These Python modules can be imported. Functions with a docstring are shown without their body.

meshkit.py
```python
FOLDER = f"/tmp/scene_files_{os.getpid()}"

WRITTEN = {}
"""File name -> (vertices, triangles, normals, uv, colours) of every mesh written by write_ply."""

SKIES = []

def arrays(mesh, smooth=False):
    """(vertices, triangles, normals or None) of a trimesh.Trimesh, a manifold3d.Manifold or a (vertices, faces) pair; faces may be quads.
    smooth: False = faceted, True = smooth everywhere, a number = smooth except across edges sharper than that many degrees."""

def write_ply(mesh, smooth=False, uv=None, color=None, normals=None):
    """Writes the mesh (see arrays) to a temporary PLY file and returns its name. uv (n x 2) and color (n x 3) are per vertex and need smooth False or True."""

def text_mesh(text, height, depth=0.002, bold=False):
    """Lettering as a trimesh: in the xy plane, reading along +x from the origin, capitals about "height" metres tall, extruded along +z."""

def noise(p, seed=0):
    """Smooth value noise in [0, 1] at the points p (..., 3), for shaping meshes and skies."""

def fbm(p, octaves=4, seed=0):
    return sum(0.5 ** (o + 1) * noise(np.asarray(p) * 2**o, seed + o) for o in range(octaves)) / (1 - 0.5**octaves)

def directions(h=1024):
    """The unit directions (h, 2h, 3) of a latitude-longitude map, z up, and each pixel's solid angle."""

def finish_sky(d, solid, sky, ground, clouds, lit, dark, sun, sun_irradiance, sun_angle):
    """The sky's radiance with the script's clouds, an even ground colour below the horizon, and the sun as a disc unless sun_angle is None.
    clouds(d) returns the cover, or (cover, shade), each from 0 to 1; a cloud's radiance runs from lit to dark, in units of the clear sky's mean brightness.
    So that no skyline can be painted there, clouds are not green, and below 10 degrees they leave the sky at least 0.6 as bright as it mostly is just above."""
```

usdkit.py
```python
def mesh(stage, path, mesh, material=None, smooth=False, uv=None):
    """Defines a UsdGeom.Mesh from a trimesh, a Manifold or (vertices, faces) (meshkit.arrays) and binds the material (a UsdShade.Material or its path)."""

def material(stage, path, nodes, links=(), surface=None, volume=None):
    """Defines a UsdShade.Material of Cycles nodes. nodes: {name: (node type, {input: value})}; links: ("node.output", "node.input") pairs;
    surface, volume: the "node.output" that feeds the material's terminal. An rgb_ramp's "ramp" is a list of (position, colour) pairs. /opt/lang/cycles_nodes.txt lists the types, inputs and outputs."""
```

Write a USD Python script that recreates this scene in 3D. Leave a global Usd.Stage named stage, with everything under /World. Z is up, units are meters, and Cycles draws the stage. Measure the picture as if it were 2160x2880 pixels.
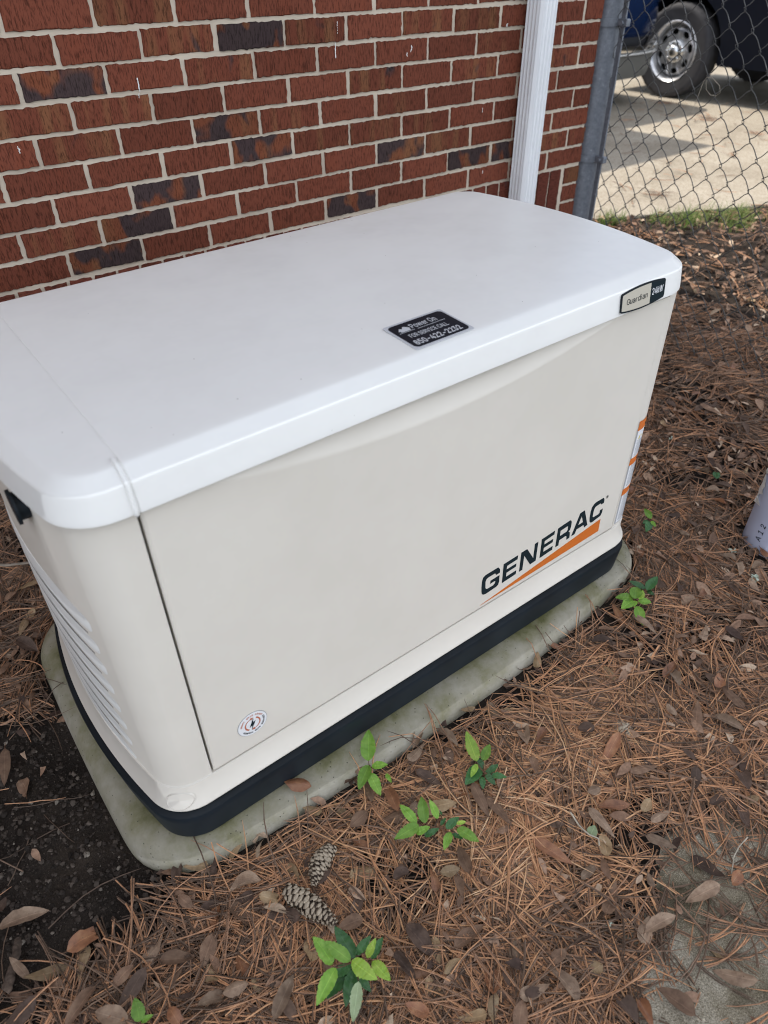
import math, random
import numpy as np, trimesh, shapely, manifold3d as m3
from shapely import affinity
from shapely.geometry import Polygon, Point, LineString, box as sbox
from pxr import Usd, UsdGeom, UsdLux, UsdShade, Gf, Sdf, Vt
import usdkit, meshkit

stage = Usd.Stage.CreateInMemory()
UsdGeom.SetStageUpAxis(stage, 'Z')
UsdGeom.SetStageMetersPerUnit(stage, 1.0)
UsdGeom.Xform.Define(stage, '/World')
stage.SetDefaultPrim(stage.GetPrimAtPath('/World'))
UsdGeom.Scope.Define(stage, '/World/Looks')
rng = np.random.default_rng(7)
PI = math.pi

# ------------------------------------------------------------------ camera
EYE = np.array([-0.56629, -1.99272, 1.34717])
ROT = np.array([[0.79576864, -0.60554891, -0.00792375],
                [-0.38357064, -0.49384944, -0.78037574],
                [0.46864254, 0.62403786, -0.62526068]])      # right, down, forward
FPX = 1979.8                                                  # focal length in pixels of a 2160 wide picture
cam = UsdGeom.Camera.Define(stage, '/World/camera')
cam.CreateHorizontalApertureAttr(36.0)
cam.CreateVerticalApertureAttr(48.0)
cam.CreateFocalLengthAttr(36.0 * FPX / 2160.0)
cam.CreateFStopAttr(5.0)
cam.CreateFocusDistanceAttr(1.55)
cam.CreateExposureAttr(0.37)
_m = Gf.Matrix4d()
for _i, _r in enumerate([(*ROT[0], 0), (*(-ROT[1]), 0), (*(-ROT[2]), 0), (*EYE, 1)]):
    _m.SetRow(_i, Gf.Vec4d(*map(float, _r)))
cam.AddTransformOp().Set(_m)


def px(x, y, z):
    """The point at height z on the ray through the photograph's pixel (x, y)."""
    d = ROT.T @ np.array([(x - 1080) / FPX, (y - 1440) / FPX, 1.0])
    return EYE + d * (z - EYE[2]) / d[2]


def py(x, y, Y):
    d = ROT.T @ np.array([(x - 1080) / FPX, (y - 1440) / FPX, 1.0])
    return EYE + d * (Y - EYE[1]) / d[1]


def proj(P):
    Y = (np.asarray(P) - EYE) @ ROT.T
    return np.stack([FPX * Y[..., 0] / Y[..., 2] + 1080, FPX * Y[..., 1] / Y[..., 2] + 1440, Y[..., 2]], -1)


# ------------------------------------------------------------------ sky and sun
SUN = np.array([-0.12, 0.80, 1.0]); SUN /= np.linalg.norm(SUN)
elev, azim = math.asin(SUN[2]), math.atan2(SUN[0], SUN[1])
sky_m = usdkit.material(stage, '/World/Looks/sky', {
    'sky': ('sky_texture', {'sky_type': 'single_scattering', 'sun_disc': False, 'sun_elevation': elev, 'sun_rotation': azim, 'aerosol_density': 2.0}),
    'tc': ('texture_coordinate', {}),
    'cl': ('noise_texture', {'scale': 2.2, 'detail': 5.0, 'roughness': 0.55}),
    'ramp': ('rgb_ramp', {'ramp': [(0.40, (0, 0, 0)), (0.62, (1, 1, 1))]}),
    'mx': ('mix', {'color2': (9.5, 9.8, 10.4)}),
    'bg': ('background_shader', {'strength': 0.15})},
    [('tc.generated', 'cl.vector'), ('cl.fac', 'ramp.fac'), ('ramp.color', 'mx.fac'), ('sky.color', 'mx.color1'), ('mx.color', 'bg.color')], surface='bg.background')
dome = UsdLux.DomeLight.Define(stage, '/World/sky')
UsdShade.MaterialBindingAPI.Apply(dome.GetPrim()).Bind(sky_m)
dome.GetPrim().SetCustomDataByKey('kind', 'structure')
sun = UsdLux.DistantLight.Define(stage, '/World/sun')
sun.CreateIntensityAttr(1.15)
sun.CreateNormalizeAttr(True)
sun.CreateAngleAttr(0.53)
sun.CreateColorAttr(Gf.Vec3f(1.0, 0.93, 0.83))
_q = Gf.Rotation(Gf.Vec3d(0, 0, -1), Gf.Vec3d(*map(float, -SUN)))
sun.AddTransformOp().Set(Gf.Matrix4d().SetRotate(_q))

# ------------------------------------------------------------------ helpers
taken = {}


def numbered(parent, name):
    k = taken.get((parent, name), 0)
    taken[(parent, name)] = k + 1
    return name if k == 0 else f'{name}_{k:03d}'


def tag(p, label=None, cat=None, group=None, kind=None):
    p = p.GetPrim() if hasattr(p, 'GetPrim') else p
    for k, v in (('label', label), ('category', cat), ('group', group), ('kind', kind)):
        if v:
            p.SetCustomDataByKey(k, v)
    return p


def thing(name, label=None, cat=None, group=None, kind=None, loc=None):
    n = numbered('/World', name)
    x = UsdGeom.Xform.Define(stage, '/World/' + n)
    if loc is not None:
        x.AddTranslateOp().Set(Gf.Vec3d(*map(float, loc)))
    return tag(x, label, cat, group, kind)


def part(name, mesh, mat, parent=None, smooth=False, uv=None, label=None):
    pp = '/World' if parent is None else str(parent.GetPath())
    n = numbered(pp, name)
    m = usdkit.mesh(stage, pp + '/' + n, mesh, mat, smooth=smooth, uv=uv)
    m.CreateDoubleSidedAttr(True)
    if label:
        m.GetPrim().SetCustomDataByKey('label', label)
    return m.GetPrim()


def tone(mesh, per, seed):
    """One random tone for every run of 'per' vertices, as a uv."""
    r = np.random.default_rng(seed)
    n = len(mesh.vertices)
    return np.column_stack([np.repeat(r.random(n // per + 1), per)[:n], np.zeros(n)])


def cat(ms):
    return trimesh.util.concatenate(ms)


def bx(x0, x1, y0, y1, z0, z1):
    b = trimesh.creation.box((x1 - x0, y1 - y0, z1 - z0))
    b.apply_translation(((x0 + x1) / 2, (y0 + y1) / 2, (z0 + z1) / 2))
    return b


def rbox(x0, x1, y0, y1, z0, z1, r, n=2):
    pts = []
    for sx in (x0 + r, x1 - r):
        for sy in (y0 + r, y1 - r):
            for sz in (z0 + r, z1 - r):
                s = trimesh.creation.icosphere(n, r)
                pts.append(s.vertices + [sx, sy, sz])
    return trimesh.convex.convex_hull(np.vstack(pts))


def tube(pts, rad, sides=6, closed=False, caps=True):
    p = np.asarray(pts, float)
    n = len(p)
    t = np.gradient(p, axis=0)
    t /= np.linalg.norm(t, axis=1, keepdims=True) + 1e-12
    a = np.cross(t, np.where(np.abs(t[:, 2:]) < 0.9, [0, 0, 1.0], [1.0, 0, 0]))
    a /= np.linalg.norm(a, axis=1, keepdims=True) + 1e-12
    b = np.cross(t, a)
    g = np.arange(sides) * 2 * PI / sides
    r = np.broadcast_to(rad, (n,))[:, None, None]
    v = (p[:, None] + r * (np.cos(g)[None, :, None] * a[:, None] + np.sin(g)[None, :, None] * b[:, None])).reshape(-1, 3)
    i, j = np.meshgrid(np.arange(n - 1), np.arange(sides), indexing='ij')
    q = np.stack([i * sides + j, i * sides + (j + 1) % sides, (i + 1) * sides + (j + 1) % sides, (i + 1) * sides + j], -1).reshape(-1, 4)
    f = np.vstack([q[:, [0, 1, 2]], q[:, [0, 2, 3]]])
    if caps:
        c0 = [[0, k + 1, k] for k in range(1, sides - 1)]
        c1 = [[(n - 1) * sides, (n - 1) * sides + k, (n - 1) * sides + k + 1] for k in range(1, sides - 1)]
        f = np.vstack([f, c0, c1])
    return trimesh.Trimesh(v, f, process=False)


def loft(rings, cap0=True, cap1=True):
    """rings: list of (n, 3) arrays, same n."""
    n = len(rings[0])
    v = np.vstack(rings)
    f = []
    for k in range(len(rings) - 1):
        a = k * n + np.arange(n)
        b = k * n + (np.arange(n) + 1) % n
        f.append(np.stack([a, b, b + n], 1))
        f.append(np.stack([a, b + n, a + n], 1))
    if cap0:
        v = np.vstack([v, rings[0].mean(0)])
        c = len(v) - 1
        f.append(np.stack([np.full(n, c), (np.arange(n) + 1) % n, np.arange(n)], 1))
    if cap1:
        v = np.vstack([v, rings[-1].mean(0)])
        c = len(v) - 1
        o = (len(rings) - 1) * n
        f.append(np.stack([np.full(n, c), o + np.arange(n), o + (np.arange(n) + 1) % n], 1))
    return trimesh.Trimesh(v, np.vstack(f), process=False)


def to_manifold(m):
    return m3.Manifold(m3.Mesh(np.asarray(m.vertices, np.float32), np.asarray(m.faces, np.uint32)))


def from_manifold(m):
    q = m.to_mesh()
    return trimesh.Trimesh(np.array(q.vert_properties)[:, :3], np.array(q.tri_verts), process=False)


def mbox(x0, x1, y0, y1, z0, z1):
    return m3.Manifold.cube([x1 - x0, y1 - y0, z1 - z0]).translate([x0, y0, z0])


def grid(P):
    """P: (a, b, 3) points -> trimesh."""
    a, b = P.shape[:2]
    i, j = np.meshgrid(np.arange(a - 1), np.arange(b - 1), indexing='ij')
    q = np.stack([i * b + j, (i + 1) * b + j, (i + 1) * b + j + 1, i * b + j + 1], -1).reshape(-1, 4)
    return trimesh.Trimesh(P.reshape(-1, 3), np.vstack([q[:, [0, 1, 2]], q[:, [0, 2, 3]]]), process=False)


def flat(poly, h=0.0006):
    """Extrude a shapely polygon (u, v) by h along +w."""
    ps = getattr(poly, 'geoms', [poly])
    return cat([trimesh.creation.extrude_polygon(p, h, engine='earcut') for p in ps if p.area > 1e-9])


def put(m, o, U, V, W):
    m = m.copy()
    T = np.eye(4)
    T[:3, 0], T[:3, 1], T[:3, 2], T[:3, 3] = U, V, W, o
    m.apply_transform(T)
    return m


# ------------------------------------------------------------------ materials
def mat(name, nodes, links, surface='p.BSDF', **k):
    return usdkit.material(stage, '/World/Looks/' + name, nodes, links, surface=surface, **k)


def plain(name, col, rough=0.5, metallic=0.0, bump=0.0, bscale=200.0, vary=0.0, vscale=6.0, spec=0.35, coat=0.0, bdist=0.001):
    nodes = {'p': ('principled_bsdf', {'base_color': col, 'roughness': rough, 'metallic': metallic, 'specular_ior_level': spec, 'coat_weight': coat, 'coat_roughness': 0.05})}
    links = []
    if bump or vary:
        nodes['g'] = ('geometry', {})
    if bump:
        nodes['n'] = ('noise_texture', {'scale': bscale, 'detail': 4.0})
        nodes['b'] = ('bump', {'strength': bump, 'distance': bdist})
        links += [('g.position', 'n.vector'), ('n.fac', 'b.height'), ('b.normal', 'p.normal')]
    if vary:
        nodes['n2'] = ('noise_texture', {'scale': vscale, 'detail': 5.0, 'roughness': 0.6})
        lo, hi = [tuple(c * (1 - vary) for c in col), tuple(min(1, c * (1 + vary)) for c in col)]
        nodes['r'] = ('rgb_ramp', {'ramp': [(0.3, lo), (0.7, hi)]})
        links += [('g.position', 'n2.vector'), ('n2.fac', 'r.fac'), ('r.color', 'p.base_color')]
    return mat(name, nodes, links)


M = {}
M['lid_paint'] = mat('lid_paint', {
    'g': ('geometry', {}), 'n': ('noise_texture', {'scale': 900.0, 'detail': 2.0}),
    'b': ('bump', {'strength': 0.06, 'distance': 0.0006}),
    'd': ('noise_texture', {'scale': 5.0, 'detail': 6.0, 'roughness': 0.65}),
    'r': ('rgb_ramp', {'ramp': [(0.35, (0.765, 0.755, 0.72)), (0.65, (0.79, 0.78, 0.745))]}),
    'sp': ('voronoi_texture', {'scale': 26.0}), 'lt': ('map_range', {'from_min': 0.018, 'from_max': 0.03, 'to_min': 0.0, 'to_max': 1.0, 'clamp': True}),
    'mx': ('mix', {'mix_type': 'mix', 'color1': (0.22, 0.20, 0.17)}),
    'rr': ('map_range', {'from_min': 0.3, 'from_max': 0.7, 'to_min': 0.30, 'to_max': 0.40}),
    'p': ('principled_bsdf', {'roughness': 0.34})},
    [('g.position', 'n.vector'), ('n.fac', 'b.height'), ('b.normal', 'p.normal'), ('g.position', 'd.vector'), ('d.fac', 'r.fac'),
     ('g.position', 'sp.vector'), ('sp.distance', 'lt.value'), ('lt.result', 'mx.fac'), ('r.color', 'mx.color2'), ('mx.color', 'p.base_color'), ('d.fac', 'rr.value'), ('rr.result', 'p.roughness')])
M['body_paint'] = mat('body_paint', {
    'g': ('geometry', {}), 'n': ('noise_texture', {'scale': 900.0, 'detail': 2.0}),
    'b': ('bump', {'strength': 0.06, 'distance': 0.0006}),
    'd': ('noise_texture', {'scale': 4.0, 'detail': 6.0, 'roughness': 0.65}),
    'r': ('rgb_ramp', {'ramp': [(0.35, (0.635, 0.590, 0.515)), (0.65, (0.67, 0.625, 0.55))]}),
    'p': ('principled_bsdf', {'roughness': 0.33})},
    [('g.position', 'n.vector'), ('n.fac', 'b.height'), ('b.normal', 'p.normal'), ('g.position', 'd.vector'), ('d.fac', 'r.fac'), ('r.color', 'p.base_color')])
M['black_plastic'] = plain('black_plastic', (0.0055, 0.0085, 0.0115), 0.5, spec=0.22, bump=0.25, bscale=500, bdist=0.0008, vary=0.35, vscale=9)
M['gap_black'] = plain('gap_black', (0.01, 0.01, 0.01), 0.8)
M['slot_grey'] = plain('slot_grey', (0.10, 0.10, 0.105), 0.8)
M['ink'] = plain('ink', (0.005, 0.011, 0.014), 0.45, spec=0.15)
M['orange_ink'] = plain('orange_ink', (0.52, 0.13, 0.02), 0.4)
M['red_ink'] = plain('red_ink', (0.42, 0.13, 0.07), 0.45)
M['sticker_white'] = plain('sticker_white', (0.72, 0.72, 0.72), 0.35)
M['sticker_rim'] = plain('sticker_rim', (0.30, 0.31, 0.31), 0.35)
M['sticker_grey'] = plain('sticker_grey', (0.50, 0.51, 0.53), 0.3)
M['sticker_black'] = plain('sticker_black', (0.007, 0.009, 0.014), 0.4, spec=0.15)
M['print_grey'] = plain('print_grey', (0.36, 0.36, 0.37), 0.5)
M['badge_beige'] = plain('badge_beige', (0.48, 0.44, 0.36), 0.35)
M['yellow_ink'] = plain('yellow_ink', (0.62, 0.46, 0.03), 0.4)
M['white_metal'] = mat('white_metal', {'g': ('geometry', {}), 'd': ('noise_texture', {'scale': 3.0, 'detail': 3.0}), 'r': ('rgb_ramp', {'ramp': [(0.35, (0.68, 0.69, 0.70)), (0.6, (0.74, 0.75, 0.76))]}), 'p': ('principled_bsdf', {'roughness': 0.38})},
                       [('g.position', 'd.vector'), ('d.fac', 'r.fac'), ('r.color', 'p.base_color')])
M['mortar'] = mat('mortar', {
    'g': ('geometry', {}), 'n': ('noise_texture', {'scale': 420.0, 'detail': 5.0, 'roughness': 0.7}), 'n2': ('noise_texture', {'scale': 9.0, 'detail': 5.0}),
    'r': ('rgb_ramp', {'ramp': [(0.3, (0.50, 0.425, 0.335)), (0.7, (0.66, 0.57, 0.455))]}),
    'b': ('bump', {'strength': 0.9, 'distance': 0.003}), 'p': ('principled_bsdf', {'roughness': 0.95, 'specular_ior_level': 0.2})},
    [('g.position', 'n.vector'), ('g.position', 'n2.vector'), ('n2.fac', 'r.fac'), ('r.color', 'p.base_color'), ('n.fac', 'b.height'), ('b.normal', 'p.normal')])


def brick_mat(name, red, tan, dark, amount, soldier=False):
    """Wire-cut brick: grooves run up the face (across it on soldiers), with fired flashes of tan and near-black."""
    st = (52.0, 52.0, 290.0) if soldier else (290.0, 290.0, 52.0)
    return mat(name, {
        'g': ('geometry', {}), 'oi': ('object_info', {}), 'tc': ('texture_coordinate', {}),
        'off': ('combine_xyz', {}), 'mul': ('math', {'math_type': 'multiply', 'value2': 61.0}),
        'add': ('vector_math', {'math_type': 'add'}),
        'ms': ('mapping', {'scale': st}), 'ns': ('noise_texture', {'scale': 1.0, 'detail': 4.0, 'roughness': 0.65}),
        'nb': ('noise_texture', {'scale': 330.0, 'detail': 4.0, 'roughness': 0.7}),
        'mf': ('mapping', {'scale': (13.0, 13.0, 9.0)}), 'nf': ('noise_texture', {'scale': 1.0, 'detail': 2.5, 'roughness': 0.5, 'distortion': 0.35}),
        'mt': ('mapping', {'scale': (22.0, 22.0, 2.5)}), 'nt': ('noise_texture', {'scale': 1.0, 'detail': 2.0}),
        'rt': ('map_range', {'from_min': 0.48, 'from_max': 0.66, 'to_min': 0.0, 'to_max': 0.9, 'clamp': True}),
        'rf': ('map_range', {'from_min': 0.62 - amount, 'from_max': 0.70 - amount, 'to_min': 0.0, 'to_max': 0.92, 'clamp': True}),
        'rv': ('map_range', {'from_min': 0.0, 'from_max': 1.0, 'to_min': 0.80, 'to_max': 1.15}),
        'c1': ('mix', {'color1': red, 'color2': tan}), 'c2': ('mix', {'color2': dark}),
        'rs': ('map_range', {'from_min': 0.36, 'from_max': 0.52, 'to_min': 0.42, 'to_max': 1.08, 'clamp': True}),
        'mm': ('math', {'math_type': 'multiply'}), 'hs': ('hsv', {}),
        'hb': ('math', {'math_type': 'multiply_add', 'value2': 0.9}),
        'b': ('bump', {'strength': 0.85, 'distance': 0.0035}), 'p': ('principled_bsdf', {'roughness': 0.85, 'specular_ior_level': 0.12})},
        [('oi.random', 'mul.value1'), ('mul.value', 'off.x'), ('mul.value', 'off.z'), ('g.position', 'add.vector1'), ('off.vector', 'add.vector2'),
         ('add.vector', 'ms.vector'), ('ms.vector', 'ns.vector'), ('g.position', 'nb.vector'), ('add.vector', 'mf.vector'), ('mf.vector', 'nf.vector'),
         ('add.vector', 'mt.vector'), ('mt.vector', 'nt.vector'), ('nt.fac', 'rt.value'), ('rt.result', 'c1.fac'), ('nf.fac', 'rf.value'), ('rf.result', 'c2.fac'), ('c1.color', 'c2.color1'),
         ('ns.fac', 'rs.value'), ('oi.random', 'rv.value'), ('rs.result', 'mm.value1'), ('rv.result', 'mm.value2'), ('c2.color', 'hs.color'), ('mm.value', 'hs.value'), ('hs.color', 'p.base_color'),
         ('nb.fac', 'hb.value1'), ('ns.fac', 'hb.value3'), ('hb.value', 'b.height'), ('b.normal', 'p.normal')])


RED, TAN, DARK = (0.168, 0.051, 0.030), (0.195, 0.083, 0.040), (0.044, 0.034, 0.036)
M['brick_red'] = brick_mat('brick_red', RED, (0.175, 0.05, 0.028), DARK, -0.2)
M['brick_brown'] = brick_mat('brick_brown', (0.15, 0.045, 0.026), TAN, DARK, -0.03)
M['brick_flashed'] = brick_mat('brick_flashed', (0.17, 0.055, 0.028), TAN, DARK, 0.19)
M['brick_soldier'] = brick_mat('brick_soldier', (0.14, 0.040, 0.026), (0.15, 0.05, 0.03), DARK, -0.02, True)
M['brick_far'] = mat('brick_far', {
    'tc': ('geometry', {}), 'mp': ('mapping', {'rotation': (PI / 2, 0, 0)}),
    'bt': ('brick_texture', {'color1': (0.16, 0.045, 0.027), 'color2': (0.11, 0.035, 0.024), 'mortar': (0.5, 0.45, 0.38), 'scale': 1.0, 'mortar_size': 0.005, 'brick_width': 0.2032, 'row_height': 0.0677}),
    'p': ('principled_bsdf', {'roughness': 0.9})}, [('tc.position', 'mp.vector'), ('mp.vector', 'bt.vector'), ('bt.color', 'p.base_color')])
M['shingle'] = plain('shingle', (0.10, 0.095, 0.09), 0.9, vary=0.4, vscale=14)
M['trim_white'] = plain('trim_white', (0.74, 0.74, 0.72), 0.5)
M['galv'] = mat('galv', {
    'g': ('geometry', {}), 'n': ('noise_texture', {'scale': 60.0, 'detail': 6.0, 'roughness': 0.7}),
    'r': ('rgb_ramp', {'ramp': [(0.3, (0.115, 0.125, 0.145)), (0.62, (0.185, 0.20, 0.225)), (0.78, (0.40, 0.41, 0.42))]}),
    'b': ('bump', {'strength': 0.25, 'distance': 0.001}), 'p': ('principled_bsdf', {'roughness': 0.5, 'metallic': 0.35})},
    [('g.position', 'n.vector'), ('n.fac', 'r.fac'), ('r.color', 'p.base_color'), ('n.fac', 'b.height'), ('b.normal', 'p.normal')])
M['wire'] = plain('wire', (0.085, 0.085, 0.082), 0.55, metallic=0.3, vary=0.45, vscale=25)
M['pad'] = mat('pad_concrete', {
    'g': ('geometry', {}), 'uv': ('uvmap', {'attribute': 'st'}), 'su': ('separate_xyz', {}), 'ed': ('math', {'math_type': 'multiply_add', 'value2': -0.24, 'value3': 0.06}), 'sm': ('math', {'math_type': 'add'}),
    'n': ('noise_texture', {'scale': 8.0, 'detail': 7.0, 'roughness': 0.65}), 'n2': ('noise_texture', {'scale': 300.0, 'detail': 4.0, 'roughness': 0.7}),
    'v': ('voronoi_texture', {'scale': 85.0}), 'pit': ('map_range', {'from_min': 0.05, 'from_max': 0.13, 'to_min': 0.0, 'to_max': 1.0, 'clamp': True}),
    'r': ('rgb_ramp', {'ramp': [(0.32, (0.115, 0.112, 0.045)), (0.43, (0.205, 0.192, 0.115)), (0.54, (0.275, 0.255, 0.190)), (0.72, (0.37, 0.345, 0.285))]}),
    'pm': ('mix', {'color1': (0.07, 0.07, 0.045)}),
    'hh': ('math', {'math_type': 'multiply_add', 'value2': 0.6}),
    'b': ('bump', {'strength': 0.6, 'distance': 0.0022}), 'p': ('principled_bsdf', {'roughness': 0.88, 'specular_ior_level': 0.25})},
    [('g.position', 'n.vector'), ('g.position', 'n2.vector'), ('g.position', 'v.vector'), ('v.distance', 'pit.value'), ('uv.UV', 'su.vector'), ('su.x', 'ed.value1'), ('n.fac', 'sm.value1'), ('ed.value', 'sm.value2'), ('sm.value', 'r.fac'), ('pit.result', 'pm.fac'), ('r.color', 'pm.color2'), ('pm.color', 'p.base_color'),
     ('n2.fac', 'hh.value1'), ('pit.result', 'hh.value3'), ('hh.value', 'b.height'), ('b.normal', 'p.normal')])
M['slab'] = mat('slab_concrete', {
    'g': ('geometry', {}), 'n': ('noise_texture', {'scale': 7.0, 'detail': 6.0, 'roughness': 0.6}), 'n2': ('noise_texture', {'scale': 420.0, 'detail': 3.0, 'roughness': 0.7}),
    'v': ('voronoi_texture', {'scale': 260.0}), 'gr': ('map_range', {'from_min': 0.15, 'from_max': 0.55, 'to_min': 0.0, 'to_max': 1.0, 'clamp': True}),
    'r': ('rgb_ramp', {'ramp': [(0.34, (0.14, 0.115, 0.075)), (0.46, (0.31, 0.268, 0.195)), (0.60, (0.50, 0.45, 0.36))]}),
    'r2': ('rgb_ramp', {'ramp': [(0.35, (0.35, 0.33, 0.28)), (0.62, (1, 1, 1)), (0.72, (1.9, 1.8, 1.6))]}),
    'm': ('mix', {'mix_type': 'multiply', 'fac': 1.0}),
    'b': ('bump', {'strength': 0.8, 'distance': 0.003}), 'p': ('principled_bsdf', {'roughness': 0.93, 'specular_ior_level': 0.2})},
    [('g.position', 'n.vector'), ('g.position', 'n2.vector'), ('g.position', 'v.vector'), ('n.fac', 'r.fac'), ('n2.fac', 'r2.fac'), ('r.color', 'm.color1'), ('r2.color', 'm.color2'), ('m.color', 'p.base_color'), ('n2.fac', 'b.height'), ('b.normal', 'p.normal')])
M['driveway'] = mat('driveway_concrete', {
    'g': ('geometry', {}), 'n': ('noise_texture', {'scale': 1.6, 'detail': 8.0, 'roughness': 0.7}), 'n2': ('noise_texture', {'scale': 70.0, 'detail': 5.0, 'roughness': 0.75}),
    'r': ('rgb_ramp', {'ramp': [(0.3, (0.27, 0.235, 0.185)), (0.5, (0.36, 0.32, 0.26)), (0.7, (0.42, 0.385, 0.32))]}),
    'r2': ('rgb_ramp', {'ramp': [(0.35, (0.62, 0.58, 0.52)), (0.55, (1, 1, 1)), (0.75, (1.15, 1.14, 1.1))]}),
    'm': ('mix', {'mix_type': 'multiply', 'fac': 1.0}),
    'b': ('bump', {'strength': 0.6, 'distance': 0.004}), 'p': ('principled_bsdf', {'roughness': 0.95, 'specular_ior_level': 0.2})},
    [('g.position', 'n.vector'), ('g.position', 'n2.vector'), ('n.fac', 'r.fac'), ('n2.fac', 'r2.fac'), ('r.color', 'm.color1'), ('r2.color', 'm.color2'), ('m.color', 'p.base_color'), ('n2.fac', 'b.height'), ('b.normal', 'p.normal')])
M['soil'] = mat('soil', {
    'g': ('geometry', {}), 'n': ('noise_texture', {'scale': 5.0, 'detail': 7.0, 'roughness': 0.7}), 'n2': ('noise_texture', {'scale': 260.0, 'detail': 5.0, 'roughness': 0.75}),
    'r': ('rgb_ramp', {'ramp': [(0.3, (0.026, 0.021, 0.018)), (0.5, (0.046, 0.037, 0.031)), (0.72, (0.080, 0.062, 0.048))]}),
    'r2': ('rgb_ramp', {'ramp': [(0.3, (0.55, 0.55, 0.55)), (0.6, (1, 1, 1)), (0.74, (2.2, 2.1, 2.0))]}),
    'm': ('mix', {'mix_type': 'multiply', 'fac': 1.0}),
    'b': ('bump', {'strength': 1.0, 'distance': 0.006}), 'p': ('principled_bsdf', {'roughness': 0.95, 'specular_ior_level': 0.05})},
    [('g.position', 'n.vector'), ('g.position', 'n2.vector'), ('n.fac', 'r.fac'), ('n2.fac', 'r2.fac'), ('r.color', 'm.color1'), ('r2.color', 'm.color2'), ('m.color', 'p.base_color'), ('n2.fac', 'b.height'), ('b.normal', 'p.normal')])
M['lawn'] = plain('lawn', (0.055, 0.085, 0.022), 0.95, bump=1.0, bscale=60, bdist=0.03, vary=0.5, vscale=3)


def island_mat(name, ramp, rough=0.6, trans=0.0, grain=0.25, spec=0.14):
    nodes = {'g': ('geometry', {}), 'uv': ('uvmap', {'attribute': 'st'}), 'su': ('separate_xyz', {}), 'r': ('rgb_ramp', {'ramp': ramp}), 'n': ('noise_texture', {'scale': 130.0, 'detail': 3.0}),
             'rv': ('map_range', {'from_min': 0.3, 'from_max': 0.7, 'to_min': 1 - grain, 'to_max': 1 + grain}), 'h': ('hsv', {}),
             'p': ('principled_bsdf', {'roughness': rough, 'specular_ior_level': spec})}
    links = [('uv.UV', 'su.vector'), ('su.x', 'r.fac'), ('g.position', 'n.vector'), ('n.fac', 'rv.value'), ('rv.result', 'h.value'), ('r.color', 'h.color'), ('h.color', 'p.base_color')]
    if trans:
        nodes['t'] = ('translucent_bsdf', {})
        nodes['m'] = ('mix_closure', {'fac': trans})
        links += [('h.color', 't.color'), ('p.BSDF', 'm.closure1'), ('t.BSDF', 'm.closure2')]
        return mat(name, nodes, links, surface='m.closure')
    return mat(name, nodes, links)


M['needles'] = island_mat('needles', [(0.0, (0.095, 0.064, 0.046)), (0.2, (0.20, 0.135, 0.096)), (0.40, (0.36, 0.200, 0.120)), (0.64, (0.54, 0.280, 0.148)), (0.88, (0.62, 0.365, 0.195)), (1.0, (0.70, 0.51, 0.33))], 0.5, grain=0.2)
M['litter'] = island_mat('litter', [(0.0, (0.065, 0.042, 0.033)), (0.35, (0.13, 0.084, 0.060)), (0.6, (0.22, 0.13, 0.085)), (0.82, (0.34, 0.22, 0.15)), (1.0, (0.50, 0.38, 0.27))], 0.7)
M['crumb'] = island_mat('crumb', [(0.0, (0.024, 0.019, 0.016)), (0.7, (0.055, 0.043, 0.035)), (0.95, (0.10, 0.08, 0.065)), (1.0, (0.22, 0.19, 0.155))], 0.9)
M['grass'] = island_mat('grass', [(0.0, (0.09, 0.15, 0.035)), (0.6, (0.16, 0.24, 0.06)), (1.0, (0.34, 0.32, 0.16))], 0.55, 0.3)


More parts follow.
